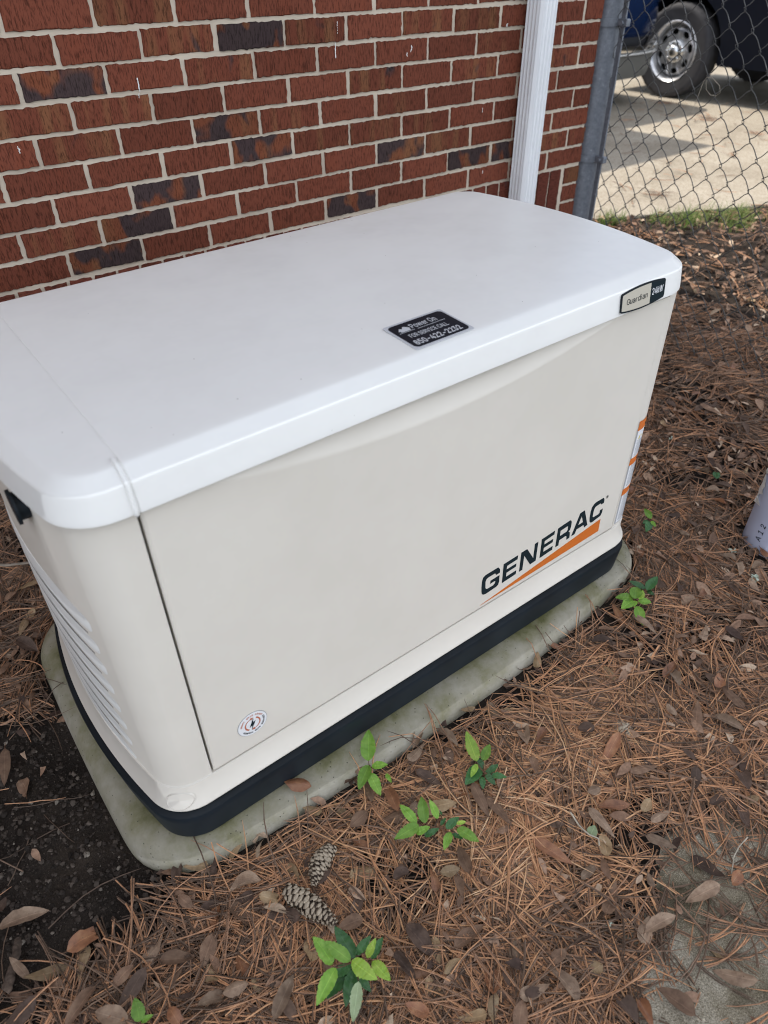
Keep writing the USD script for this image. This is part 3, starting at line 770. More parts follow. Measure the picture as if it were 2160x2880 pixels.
# round sticker
sc = (-0.3105, 0.2755)
st = part('round_sticker', decal(affinity.translate(Point(0, 0).buffer(0.0292, quad_segs=24), *sc), 0.0005), M['sticker_rim'], gen, label='round white sticker with a black bolt and orange arrows')
part('sticker_face', decal(affinity.translate(Point(0, 0).buffer(0.0283, quad_segs=24), *sc), 0.0003, DY - 0.0006), M['sticker_white'], st)
bolt = Polygon([(0.003, 0.0145), (0.0012, 0.0028), (0.0066, 0.0052), (-0.0035, -0.0150), (-0.0012, -0.0042), (-0.0068, -0.0068)])
part('bolt_symbol', decal(affinity.translate(bolt, *sc), 0.0003, DY - 0.0010), M['ink'], st)
for a0, a1 in ((100, 235), (-80, 55)):
    t = np.radians(np.linspace(a0, a1, 20))
    w = np.linspace(0.0006, 0.0016, 20) if a0 == 100 else np.linspace(0.0006, 0.0016, 20)
    arcp = Polygon(list(zip((0.0145 + w) * np.cos(t), (0.0145 + w) * np.sin(t))) + list(zip(((0.0145 - w) * np.cos(t))[::-1], ((0.0145 - w) * np.sin(t))[::-1])))
    hx, hz = 0.0145 * math.cos(t[0]), 0.0145 * math.sin(t[0])
    tt = t[0] - PI / 2
    ah = Polygon([(hx + 0.006 * math.cos(tt), hz + 0.006 * math.sin(tt)), (hx + 0.0036 * math.cos(t[0]), hz + 0.0036 * math.sin(t[0])), (hx - 0.0036 * math.cos(t[0]), hz - 0.0036 * math.sin(t[0]))])
    part('arrow', decal(affinity.translate(arcp.union(ah).buffer(0), *sc), 0.0003, DY - 0.0010), M['red_ink'], st)
for txt, a0, a1, top, mk in (('SMART GRID READY', 168, 30, True, 'red_ink'), ('GENERAC GRID SERVICES', 212, 375, False, 'ink')):
    gs = []
    for ch, a in zip(txt, np.radians(np.linspace(a0, a1, len(txt)))):
        if ch == ' ':
            continue
        g = meshkit.text_mesh(ch, 0.0034, 0.0003, bold=True)
        g.apply_translation((-g.bounds[1][0] / 2, 0, 0))
        r_ = 0.0208 if top else 0.0242
        rot = a - PI / 2 if top else a + PI / 2
        g.apply_transform(trimesh.transformations.rotation_matrix(rot, [0, 0, 1]))
        g.apply_translation((r_ * math.cos(a), r_ * math.sin(a), 0))
        gs.append(g)
    part('lettering', put(cat(gs), (sc[0], DY - 0.0010, sc[1]), (1, 0, 0), (0, 0, 1), (0, -1, 0)), M[mk], st)

# lid in three overlapping sections, sitting a hair out of level
LT = trimesh.transformations.rotation_matrix(-0.0105, [0, 1, 0], [-0.45, -0.93, 0.80])
LL = [(-0.008, 0.802), (-0.002, 0.8012), (-0.0002, 0.8022), (0.0, 0.8045), (-0.0008, 0.812), (-0.0042, 0.838), (-0.0050, 0.8435), (-0.0056, 0.8455), (-0.0070, 0.8472), (-0.0088, 0.8488),
      (-0.0225, 0.8592), (-0.0250, 0.8607), (-0.0275, 0.8616), (-0.0310, 0.8623), (-0.040, 0.8631), (-0.07, 0.8645), (-0.13, 0.8666), (-0.20, 0.8682), (-0.27, 0.8690)]
base_lid = to_manifold(shell(LL))
mid = to_manifold(shell([(o + 0.0010, z + (0.0010 if z > 0.81 else 0)) for o, z in LL]))
SX0, SX1 = -0.3965, 0.7020
lidp = lambda m: from_manifold(m).apply_transform(LT)
part('lid_panel', lidp(mid ^ mbox(SX0, SX1, -2, 0, 0, 2)), M['lid_paint'], gen, smooth=34)
part('lid_end', lidp(base_lid ^ mbox(-2, SX0, -2, 0, 0, 2)), M['lid_paint'], gen, smooth=34)
part('lid_end', lidp(base_lid ^ mbox(SX1 + 0.0011, 3, -2, 0, 0, 2)), M['lid_paint'], gen, smooth=34)
# raised bead along the left seam, following the lid's section
def lid_section(x, grow):
    out = []
    for o, z in LL[1:]:
        P = RIM.buffer(o + grow, quad_segs=16)
        q = P.intersection(LineString([(x, -2), (x, 0)]))
        out.append((x, q.bounds[1], z + (grow if z > 0.81 else 0)))
    return np.array(out)


sec = lid_section(SX0 - 0.006, 0.0006)
secb = sec[::-1].copy()
secb[:, 1] = 2 * YC - secb[:, 1]
bead = tube(np.vstack([sec, secb]), 0.0034, 10)
bead.apply_transform(LT)
part('lid_seam', bead, M['lid_paint'], gen, smooth=True)

# black base rail
rail = shell([(-0.02, 0.0625), (0.004, 0.062), (0.009, 0.065), (0.0160, 0.124), (0.0170, 0.135), (0.0155, 0.1410), (0.0105, 0.1448), (0.004, 0.1455), (-0.02, 0.1455)], BASE)
part('base_rail', rail, M['black_plastic'], gen, smooth=30)
# plug in the flange at the front left corner
pc = py(395 / 0.768, 1735 / 0.768, -1.247)
nrm = np.array([-0.55, -0.80, 0.30]); nrm /= np.linalg.norm(nrm)
uu = np.cross(nrm, [0, 0, 1]); uu /= np.linalg.norm(uu)

# side louvres on the left end
def left_x(y, inset):
    return CX - 0.667 + 0.05 * ((y - YC) / 0.335) ** 2 + inset


for k in range(8):
    z = 0.580 - k * 0.0520
    d_ = np.concatenate([[0, 0.0015, 0.004, 0.008, 0.013, 0.019, 0.026], np.linspace(0.04, 0.40, 22)])
    ys = -1.186 + 0.003 * k + d_
    rr = []
    for i, y in enumerate(ys):
        t_ = min(1.0, d_[i] / 0.019)
        e = math.sqrt(max(0.02, 1 - (1 - t_) ** 2)) * min(1.0, (len(ys) - i) / 3.0)
        x0_ = left_x(y, 0.0100)
        prof = [(0.006, 0.0255), (0.0006, 0.0240), (-0.0008 * e, 0.015), (-0.0016 * e, 0.002), (-0.0014 * e, -0.012), (0.0004, -0.0238), (0.006, -0.0250)]
        rr.append(np.array([(x0_ + px_, y, z + 0.012 * (1 - e) + pz_ * (0.5 + 0.5 * e)) for px_, pz_ in prof]))
    lv = part('louvre', loft(rr), M['lid_paint'], gen, smooth=32)
    if k:
        slot = np.array([[(left_x(y, 0.0094), y, z + 0.0222 + q) for q in (0.0, 0.0038)] for y in np.linspace(-1.168 + 0.003 * k, -0.80, 30)])
        part('slot', grid(slot), M['slot_grey'], lv)
# latch knob under the lid on the left end
kn = (left_x(-1.10, 0.016), -1.10, 0.766)
kc = lambda r, x0, x1: trimesh.creation.cylinder(r, x1 - x0, sections=40).apply_transform(trimesh.transformations.rotation_matrix(PI / 2, [0, 1, 0])).apply_translation((kn[0] + (x0 + x1) / 2, kn[1], kn[2]))
knob = part('latch', kc(0.0205, -0.016, 0.006), M['black_plastic'], gen, smooth=40, label='black round latch under the lid')
part('latch_flange', kc(0.0255, -0.0205, -0.016), M['black_plastic'], knob, smooth=40)

# warning label wrapping the right front corner
PB = BODY.buffer(-0.0113, quad_segs=24)
Lx = PB.exterior
pts_ = np.array([Lx.interpolate(s).coords[0] for s in np.linspace(0, Lx.length, 6000)])
fr = np.argmin(np.hypot(pts_[:, 0] - 0.7085, pts_[:, 1] + 1.254))
sgn = 1 if pts_[(fr + 20) % 6000, 0] > pts_[fr, 0] else -1
path = np.array([pts_[(fr + sgn * k) % 6000] for k in np.linspace(0, 0.085 / (Lx.length / 6000), 22).astype(int)])
tg = np.gradient(path, axis=0)
nr = np.stack([tg[:, 1], -tg[:, 0]], 1) * (1 if True else 1)
nr /= np.linalg.norm(nr, axis=1, keepdims=True)
if (nr[0] @ np.array([0, -1.0])) < 0:
    nr = -nr


def wrap(z0, z1, i0=0, i1=22, off=0.0008):
    p = path[i0:i1] + nr[i0:i1] * off
    lo, hi = np.column_stack([p, np.full(len(p), z0)]), np.column_stack([p, np.full(len(p), z1)])
    for q in (lo, hi):
        q[:, 0] += spread(q[:, 0], q[:, 2])
    return grid(np.stack([lo, hi], 1))


wl = part('warning_label', wrap(0.214, 0.512), M['sticker_white'], gen, label='tall white warning label with orange bands on the corner')
for z in (0.487, 0.391, 0.302):
    part('orange_band', wrap(z, z + 0.020 + (0.006 if z > 0.45 else 0), off=0.0012), M['orange_ink'], wl)
    part('band_lettering', cat([wrap(z + 0.006, z + 0.013, i, i + 2, 0.0016) for i in range(7, 15, 2)]), M['ink'], wl)
part('label_edge', cat([wrap(0.214, 0.2155, off=0.0012), wrap(0.2155, 0.512, 0, 2, 0.0011)]), M['print_grey'], wl)
part('hazard_sign', put(flat(Polygon([(0, 0), (0.022, 0), (0.011, 0.021)])), (*(path[3] + nr[3] * 0.0012), 0.462), (*((path[7] - path[3]) / np.linalg.norm(path[7] - path[3])), 0), (0, 0, 1), (*nr[4], 0)), M['yellow_ink'], wl)
lines = []
for z in list(np.arange(0.415, 0.458, 0.0042)) + list(np.arange(0.328, 0.388, 0.0042)) + list(np.arange(0.222, 0.298, 0.0042)):
    lines.append(wrap(z, z + 0.0017, 2, 15 + int(rng.integers(0, 6)), 0.0012))
part('small_print', cat(lines), M['print_grey'], wl).SetCustomDataByKey('kind', 'stuff')

# service sticker on the lid
def on_lid(m):
    m = m.copy()
    m.apply_transform(LT)
    return m


lid_top = 0.8672 + 0.0022 + 0.0008


def lid_put(m, x, y, z, ang=0.0):
    c, s = math.cos(ang), math.sin(ang)
    V_ = np.array([-s, c, 0.043]); V_ /= np.linalg.norm(V_)
    return on_lid(put(m, (x, y, z), (c, s, 0), V_, np.cross((c, s, 0), V_)))


SW, SHH, SA = 0.121, 0.087, math.radians(0.5)
so = (0.0695, -1.2345)
rrect = lambda w, h, r: sbox(r, r, w - r, h - r).buffer(r, quad_segs=6)
zz = 0.8627 + 0.0014
ss = part('service_sticker', lid_put(flat(rrect(SW, SHH, 0.004), 0.0012), *so, zz, SA), M['sticker_grey'], gen, label='black and silver service sticker near the front edge of the lid')
part('sticker_face', lid_put(flat(affinity.translate(rrect(SW - 0.008, SHH - 0.010, 0.009), 0.004, 0.005), 0.0003), *so, zz + 0.0013, SA), M['sticker_black'], ss)


def text_fit(t, w, h, bold=False):
    g = meshkit.text_mesh(t, h, 0.0003, bold)
    g.apply_scale((w / (g.bounds[1][0] - g.bounds[0][0]), 1, 1))
    g.apply_translation((-g.bounds[0][0], 0, 0))
    return g


def srow(m, x, y):
    m = m.copy()
    m.apply_translation((x, y, 0))
    return lid_put(m, *so, zz + 0.0017, SA)


part('lettering', srow(text_fit('850-422-2232', 0.094, 0.0135, True), 0.011, 0.011), M['sticker_grey'], ss)
part('lettering', srow(text_fit('FOR SERVICE CALL', 0.078, 0.0105), 0.018, 0.0335), M['sticker_grey'], ss)
part('lettering', srow(text_fit('Power On', 0.052, 0.0135), 0.040, 0.058), M['sticker_grey'], ss)
hs = Polygon([(0, 0.004), (0.006, 0.012), (0.010, 0.009), (0.015, 0.015), (0.021, 0.011), (0.024, 0.006), (0.022, 0.0045), (0.022, 0), (0.003, 0), (0.003, 0.004)])
part('house_symbol', srow(flat(affinity.translate(hs, 0.013, 0.056), 0.0003), 0, 0), M['sticker_grey'], ss)
part('rule', srow(cat([flat(sbox(0.010, 0.0535, 0.040, 0.0541), 0.0003), flat(sbox(0.046, 0.0525, 0.103, 0.0531), 0.0003)]), 0, 0), M['sticker_grey'], ss)

# name badge on the lid's front
b0, b1 = np.array([0.525, -1.2676, 0.8030]), np.array([0.525, -1.2622, 0.8470])
V = (b1 - b0) / np.linalg.norm(b1 - b0)
W = np.cross([1, 0, 0], V)
BW, BH = 0.131, 0.0455


def badge_shape(g):
    t = np.linspace(-1, 1, 21)
    top = [(BW / 2 * q, BH / 2 - 0.0055 * q * q) for q in t]
    return Polygon(top[::-1] + [(-a, -b) for a, b in top[::-1]]).buffer(-0.005).buffer(0.005 + g)


bd = lambda m, h: on_lid(put(m, b0 + np.array([BW / 2, 0, 0]) + V * (BH / 2) + W * h, (1, 0, 0), V, W))
badge = part('badge', bd(flat(badge_shape(0), 0.0022), -0.0004), M['black_plastic'], gen, label='black framed badge with a beige field at the right end of the lid')
inn = badge_shape(-0.0032)
part('badge_field', bd(flat(inn.intersection(sbox(-1, -1, 0.0205, 1)), 0.0004), 0.0018), M['badge_beige'], badge)
part('badge_field', bd(flat(inn.intersection(sbox(0.0213, -1, 1, 1)), 0.0004), 0.0018), M['ink'], badge)
xo = -0.050
for ch, adv in zip('Guardian', (0.0098, 0.0088, 0.0088, 0.0068, 0.0088, 0.0052, 0.0088, 0.0088)):
    g = meshkit.text_mesh(ch, 0.0105, 0.0003)
    g.apply_translation((xo - g.bounds[0][0] * 0.5, -0.0055, 0))
    xo += adv * 0.96
    part('letter', bd(g, 0.0023), M['ink'], badge)
g = text_fit('24kW', 0.033, 0.0125)
g.apply_translation((0.0255, -0.0050, 0))
part('lettering', bd(g, 0.0023), M['sticker_white'], badge)
# knock-out plug in the flange
def flange_pt(s_, z, lift):
    """A point on the flange: s_ metres along the plan from the plug's centre, height z."""
    o = np.interp(z, [q[1] for q in FLG], [q[0] for q in FLG])
    P = BODY.buffer(o + lift, quad_segs=24)
    base = ring(P, z, np.array([PA + s_ / 0.60]))[0]
    return base


PA = math.atan2(pc[1] - YC, pc[0] - CX)
prg = np.linspace(0, 2 * PI, 41)
rings_ = []
for rr_, lf in ((0.0, 0.0012), (0.0175, 0.0012), (0.0180, 0.0006), (0.0188, 0.0006), (0.0193, 0.0016), (0.0203, 0.0002)):
    rings_.append(np.array([flange_pt(rr_ * math.cos(a), 0.1725 + 0.93 * rr_ * math.sin(a), lf) for a in prg]))
part('flange_plug', grid(np.array(rings_)), M['body_paint'], gen, smooth=40)

# ------------------------------------------------------------------ pad
CPD = outline(0.716, 0.012, -1.336, -0.50, 0.150, 0.757, 0.03, 0.050)
YC_keep = YC
angp = ANG
pl = [(-0.006, -0.10), (-0.001, -0.005), (0.0, 0.012), (-0.003, 0.028), (-0.010, 0.042), (-0.021, 0.052), (-0.036, 0.0585), (-0.058, 0.0612), (-0.30, 0.0615)]
padm = loft([ring(CPD.buffer(o, quad_segs=64), z, ANG) for o, z in pl])
pu = np.concatenate([np.full(len(ANG), q) for q in (0, 0, 0, .05, .12, .22, .38, .72, 1.0)] + [[0, 1]])
pd_ = part('concrete_pad', padm, M['pad'], smooth=True, uv=np.column_stack([pu, pu * 0]))
tag(pd_, 'rounded grey concrete pad with green algae under the generator', 'concrete pad')

# ================================================================== things on the ground
def leaf_grid(L, wd, nu=10, bend=0.0, roll=0.0, fold=0.0, twist=0.0, serr=0.0, tipx=0.55, seed=0, nv=5):
    """A leaf blade along +x from the stalk, width wd; returns points (nu+1, nv, 3) and uv."""
    r = np.random.default_rng(seed)
    u = np.linspace(0, 1, nu + 1)
    w = wd / 2 * np.sin(PI * u ** (tipx + 0.2)) ** 0.75
    w[0], w[-1] = wd * 0.02, wd * 0.01
    v = np.linspace(-1, 1, nv)
    if serr:
        w = w * (1 + serr * np.where(np.arange(nu + 1) % 2, 1, -1))
    U, Vv = np.meshgrid(u, v, indexing='ij')
    e = 1 + r.normal(0, 0.035, U.shape) * (np.abs(Vv) > 0.9)
    x = U * L
    y = Vv * w[:, None] * e
    z = fold * np.abs(y) + roll * (y / (wd / 2)) ** 2 * wd + bend * L * (U - 0.5) ** 2 * 4 - bend * L + r.normal(0, 0.0006, U.shape)
    z = z + twist * y * (U - 0.5) * 2
    return np.stack([x, y, z], -1), np.stack([U, Vv], -1).reshape(-1, 2)


def rot_xyz(m, rx, ry, rz):
    for a, ax in ((rx, [1, 0, 0]), (ry, [0, 1, 0]), (rz, [0, 0, 1])):
        m.apply_transform(trimesh.transformations.rotation_matrix(a, ax))
    return m


PRJ_W, PRJ_H = 2160, 2880


def in_view(x, y, z, m=60):
    q = proj(np.stack([x, y, z], -1))
    return (q[..., 2] > 0.1) & (q[..., 0] > -m) & (q[..., 0] < PRJ_W + m) & (q[..., 1] > -m) & (q[..., 1] < PRJ_H + m)


PADP = shapely.prepared.prep(CPD.buffer(-0.012))
PADO = CPD


def blocked(x, y):
    return PADP.contains(Point(x, y)) or (y > -0.02 and x < 1.96) or np.hypot(x - PX, y - PYY) < PR + 0.01 or np.hypot(x - PIPE[0], y - PIPE[1]) < 0.088


PIPE = np.array([1.2480, -1.4500])


def drive_d(x, y):
    return (x - DE0[0]) * DN[0] + (y - DE0[1]) * DN[1]


# ---- fallen leaves: one of each kind, then copies
KINDS = [
    ('leaf_brown', 'dry brown fallen leaf lying curled among the pine needles', 'brown fallen leaves on the pine straw', 0.30),
    ('leaf_grey', 'weathered grey-brown fallen leaf lying on the pine straw', 'grey fallen leaves on the pine straw', 0.22),
    ('leaf_rust', 'rust coloured glossy fallen leaf lying on the pine straw', 'rust coloured fallen leaves on the pine straw', 0.18),
    ('leaf_tan', 'pale tan dry fallen leaf lying on the pine straw', 'tan fallen leaves on the pine straw', 0.17),
    ('leaf_dark', 'damp dark brown fallen leaf pressed into the pine straw', 'dark damp fallen leaves in the pine straw', 0.17)]
protos = {}
lr = np.random.default_rng(21)


def new_leaf(kind, shape):
    """The first leaf of a kind and shape is built; the others reference it."""
    mname, label, group, _ = KINDS[kind]
    key = (kind, shape)
    n = numbered('/World', 'fallen_leaf')
    x = UsdGeom.Xform.Define(stage, '/World/' + n)
    if key not in protos:
        r = np.random.default_rng(500 + kind * 17 + shape)
        L, wd = [(0.062, 0.024), (0.078, 0.027), (0.050, 0.026), (0.088, 0.025), (0.044, 0.020), (0.058, 0.030), (0.066, 0.032), (0.060, 0.030)][shape]
        P, uv = leaf_grid(L, wd, 9, bend=r.uniform(-0.16, 0.22), roll=r.uniform(-0.34, 0.40), fold=r.uniform(-0.2, 0.35), twist=r.uniform(-0.9, 0.9), tipx=[0.5, 0.55, 0.75, 0.5, 0.45, 0.6, 0.5, 0.55][shape], seed=shape + kind * 5)
        if shape == 5:                                            # broken across, ragged
            P[6:, :, 0] = P[6, :, 0] + r.uniform(0.0, 0.008, P.shape[1])
        if shape == 6:                                            # rolled up lengthways
            th = P[..., 1] / 0.0105
            P[..., 1], P[..., 2] = 0.0105 * np.sin(th), P[..., 2] + 0.0105 * (1 - np.cos(th))
        if shape == 7:                                            # folded along its midrib, tip bent up
            P[..., 2] += np.abs(P[..., 1]) * 0.75 + 0.02 * np.clip(P[..., 0] / L - 0.5, 0, 1) ** 2
        P[..., 0] -= L / 2
        g = grid(P)
        usdkit.mesh(stage, f'/World/{n}/blade', g, M[mname], smooth=True, uv=uv).CreateDoubleSidedAttr(True)
        stalk = tube(np.array([(-L / 2 - 0.010, 0.002, 0.001), (-L / 2 - 0.004, 0, P[0, 2, 2]), (-L / 2 + 0.004, 0, P[0, 2, 2])]), 0.0006, 4)
        usdkit.mesh(stage, f'/World/{n}/stalk', stalk, M['stem_brown'])
        protos[key] = '/World/' + n
    else:
        x.GetPrim().GetReferences().AddInternalReference(protos[key] + '_src' if False else protos[key])
        x.GetPrim().SetInstanceable(True)
        x.ClearXformOpOrder()
    tag(x, label, 'leaf', group)
    return x


def place_leaf(kind, shape, x, y, z, rz, rx=0.0, ry=0.0, s=1.0, label=None):
    X = new_leaf(kind, shape)
    T = trimesh.transformations.euler_matrix(rx, ry, rz, 'sxyz')
    T[:3, :3] *= s
    T[:3, 3] = (x, y, z)
    op = X.MakeMatrixXform()
    op.Set(Gf.Matrix4d(*[float(v) for v in T.T.ravel()]))
    if label:
        tag(X, label)
    LEAVES.append((X, kind, shape, (x, y, z), s, label))
    return X


PLACED, LEAVES = [], []
count = 0
wts = np.array([k[3] for k in KINDS]); wts /= wts.sum()
# leaves in particular spots (photo pixels): kind, shape, centre, direction point, scale
HERO = [
    (2, 2, (843, 2242), (885, 2246), 1.25, 0.070, 'rust brown oval leaf lying across the front edge of the pad'),
    (0, 1, (1420, 2225), (1440, 2260), 0.9, 0, None), (2, 1, (1277, 2214), (1300, 2235), 1.0, 0, None),
    (1, 0, (1170, 2120), (1205, 2085), 1.0, 0, None), (4, 0, (1205, 2195), (1235, 2210), 1.1, 0, None),
    (0, 3, (1350, 2260), (1375, 2310), 1.0, 0, None), (0, 3, (1400, 2290), (1430, 2330), 1.05, 0, None),
    (3, 2, (1265, 2455), (1290, 2448), 0.9, 0, None), (0, 2, (1010, 2310), (1030, 2290), 1.1, 0, None),
    (4, 1, (790, 2575), (760, 2570), 1.1, 0, None), (1, 1, (800, 2810), (815, 2775), 1.0, 0, None),
    (2, 0, (1725, 2272), (1750, 2270), 1.2, 0, None), (3, 2, (1815, 2275), (1825, 2255), 0.9, 0, None),
    (1, 3, (1690, 2320), (1715, 2345), 0.9, 0, None), (1, 1, (1860, 2595), (1895, 2575), 1.0, 0, None), (1, 0, (1815, 2610), (1825, 2580), 0.9, 0, None),
    (0, 1, (1715, 2530), (1725, 2500), 1.0, 0, None), (1, 0, (1500, 2795), (1525, 2785), 1.0, 0, None), (2, 4, (1820, 2845), (1835, 2880), 1.1, 0, None),
    (4, 0, (2095, 2290), (2105, 2320), 1.0, 0, None), (1, 1, (70, 2590), (120, 2570), 1.2, 0, None), (0, 0, (500, 2695), (540, 2690), 1.1, 0, None),
    (1, 3, (1810, 1770), (1840, 1800), 1.1, 0, None), (1, 0, (1975, 1790), (1985, 1760), 1.0, 0, None), (0, 1, (1770, 1840), (1800, 1830), 1.1, 0, None),
    (2, 0, (1955, 1580), (1975, 1600), 1.0, 0, None), (2, 0, (1520, 2075), (1510, 2095), 0.9, 0, None), (1, 1, (2045, 2040), (2080, 2060), 1.0, 0, None),
    (2, 2, (2150, 1560), (2160, 1570), 1.0, 0, None), (0, 0, (1500, 2165), (1510, 2200), 0.8, 0, None), (1, 2, (665, 2785), (700, 2770), 1.0, 0, None)]
for kind, shape, c, d, s, z0, lab in HERO:
    a, b = px(*c, 0.02), px(*d, 0.02)
    zz_ = z0 if z0 else float(gz(a[0], a[1])) + 0.031
    place_leaf(kind, shape, a[0], a[1], zz_, math.atan2(b[1] - a[1], b[0] - a[0]), lr.normal(0, 0.15), lr.normal(0, 0.1), s * 0.88, lab)
    PLACED.append(a[:2])
    count += 1
loose = []
tries = 0
while count < 292 and tries < 60000:
    tries += 1
    # more near the camera, thinning with distance
    qx, qy = lr.uniform(-0.0, 1.0) * PRJ_W, lr.uniform(0.22, 1.0) * PRJ_H
    a = px(qx, qy, 0.02)
    if not (-1.4 < a[0] < 2.9 and -2.4 < a[1] < 0.9) or blocked(a[0], a[1]):
        continue
    if soil_mask(a[0], a[1]) > 0.5 and lr.random() > 0.12 or slab_mask(a[0], a[1]) > 0.5 and lr.random() > 0.25:
        continue
    q = proj(np.array([a[0], a[1], 0.02]))
    # not where the generator hides it
    if any(np.hypot(*(a[:2] - p)) < 0.030 for p in PLACED):
        continue
    PLACED.append(a[:2])
    kind = int(lr.choice(5, p=wts))
    place_leaf(kind, int(lr.integers(0, 8)), a[0], a[1], float(gz(a[0], a[1])) + lr.uniform(0.016, 0.034), lr.uniform(0, 2 * PI), lr.normal(0, 0.30), lr.normal(0, 0.2), lr.uniform(0.60, 1.08))
    count += 1

# ---- every counted leaf gets a label of its own: kind, shape, and where it lies by what is near it in view
MARKS = [((735, 2700), 'the largest seedling'), ((770, 2545), 'the long pine cone'), ((908, 2430), 'the bent pine cone'), ((1230, 2330), 'the wide seedling'), ((1040, 2150), 'the four-leaved seedling'),
         ((1365, 2170), 'the bushy seedling'), ((1787, 1690), 'the rosette seedling'), ((1828, 1465), 'the small pale seedling'), ((435, 2870), 'the bottom two-leaved seedling'), ((1665, 2340), 'the green fallen leaf'),
         ((2090, 2400), 'the thin pale root'), ((1170, 2740), 'the wood chip'), ((1755, 2060), 'the buried pine cone'), ((2125, 1625), 'the large lichen tuft'), ((2062, 1548), 'the small lichen flake'),
         ((2110, 1480), 'the foot of the white pipe'), ((40, 2700), 'the dark corner stick'), ((785, 2750), 'the dark stick'), ((2050, 2750), 'the bare concrete'), ((190, 2330), 'the bare black soil'),
         ((480, 2440), 'the front left corner of the pad'), ((1300, 2010), 'the front edge of the pad'), ((1785, 1600), 'the right end of the pad'), ((2013, 1340), 'the tiny green sprig'), ((1655, 610), 'the fence post'),
         ((1950, 900), 'the right end of the lid'), ((1800, 1250), 'the warning label'), ((2050, 650), 'the driveway grass'), ((60, 1625), 'the pale straight stick'), ((2000, 2300), 'the pale root and green leaf'), ((1600, 2750), 'the slab of bare concrete')]
WORD = ['brown', 'grey-brown', 'rust', 'tan', 'dark brown']
SHAPE = ['pointed', 'long', 'blunt', 'narrow', 'small', 'broken', 'rolled', 'folded']
FAC = {}
for X, kind, shape, pos, sc_, fixed in LEAVES:
    if fixed:
        continue
    q = proj(np.array(pos))
    dist = [math.hypot(q[0] - m[0][0], q[1] - m[0][1]) for m in MARKS]
    k = int(np.argmin(dist))
    dx, dy = q[0] - MARKS[k][0][0], q[1] - MARKS[k][0][1]
    rel = ('right of' if dx > 0 else 'left of') if abs(dx) > abs(dy) else ('below' if dy > 0 else 'above')
    FAC.setdefault((kind, shape, rel, k), []).append((dist[k], X))
ORD = ['nearest', 'second nearest', 'third nearest', 'fourth nearest', 'fifth nearest', 'sixth nearest', 'farthest', 'outermost']
for (kind, shape, rel, k), L_ in FAC.items():
    for n_, (_, X) in enumerate(sorted(L_, key=lambda t: t[0])):
        o = '' if len(L_) == 1 else ORD[n_] + ' '
        X.GetPrim().SetCustomDataByKey('label', f'{o}{SHAPE[shape]} {WORD[kind]} fallen leaf {rel} {MARKS[k][1]}')


# ---- broken leaf pieces and leaves beyond the counted ones: one mass
def scatter_leaves(n, xr, yr, sr, zr, keep, seed):
    r = np.random.default_rng(seed)
    out = []
    vs, fs, base = [], [], 0
    X, Y = r.uniform(*xr, n), r.uniform(*yr, n)
    ok = keep(X, Y, r)
    X, Y = X[ok], Y[ok]
    Z = gz(X, Y)
    tmpl = [leaf_grid(1.0, 0.40, 5, bend=b, roll=ro, fold=0.1, tipx=t, seed=i, nv=3)[0] for i, (b, ro, t) in enumerate([(0.1, 0.2, 0.5), (-0.1, 0.1, 0.7), (0.15, -0.2, 0.5), (0.0, 0.25, 0.6)])]
    for x, y, z in zip(X, Y, Z):
        P = tmpl[r.integers(0, 4)].reshape(-1, 3).copy()
        P[:, 0] -= 0.5
        cut = r.uniform(-0.5, 0.45) if r.random() < 0.35 else -1
        P[:, 0] = np.maximum(P[:, 0], cut)
        P *= r.uniform(*sr)
        T = trimesh.transformations.euler_matrix(r.normal(0, 0.4), r.normal(0, 0.3), r.uniform(0, 2 * PI), 'sxyz')[:3, :3]
        P = P @ T.T + [x, y, z + r.uniform(*zr)]
        vs.append(P)
        fs.append(GF + base)
        base += len(P)
    return trimesh.Trimesh(np.vstack(vs), np.vstack(fs), process=False)


GF = np.array(grid(leaf_grid(1.0, 0.4, 5, nv=3)[0]).faces)


def keep_yard(X, Y, r):
    b = np.array([not blocked(x, y) for x, y in zip(X, Y)])
    p = 1 - 0.93 * soil_mask(X, Y) - 0.85 * slab_mask(X, Y)
    return b & (r.random(len(X)) < p) & in_view(X, Y, X * 0, 420) & (drive_d(X, Y) < -0.02)


LPV = 18
lit = cat([scatter_leaves(5200, (-1.2, 1.6), (-2.3, 0.0), (0.016, 0.050), (0.006, 0.026), keep_yard, 31),
           scatter_leaves(5200, (0.8, 4.3), (-1.9, 1.0), (0.022, 0.065), (0.006, 0.028), keep_yard, 32)])
tag(part('leaf_litter', lit, M['litter'], smooth=True, uv=tone(lit, LPV, 1)), 'broken brown leaf litter spread under the pine needles', 'leaf litter', kind='stuff')


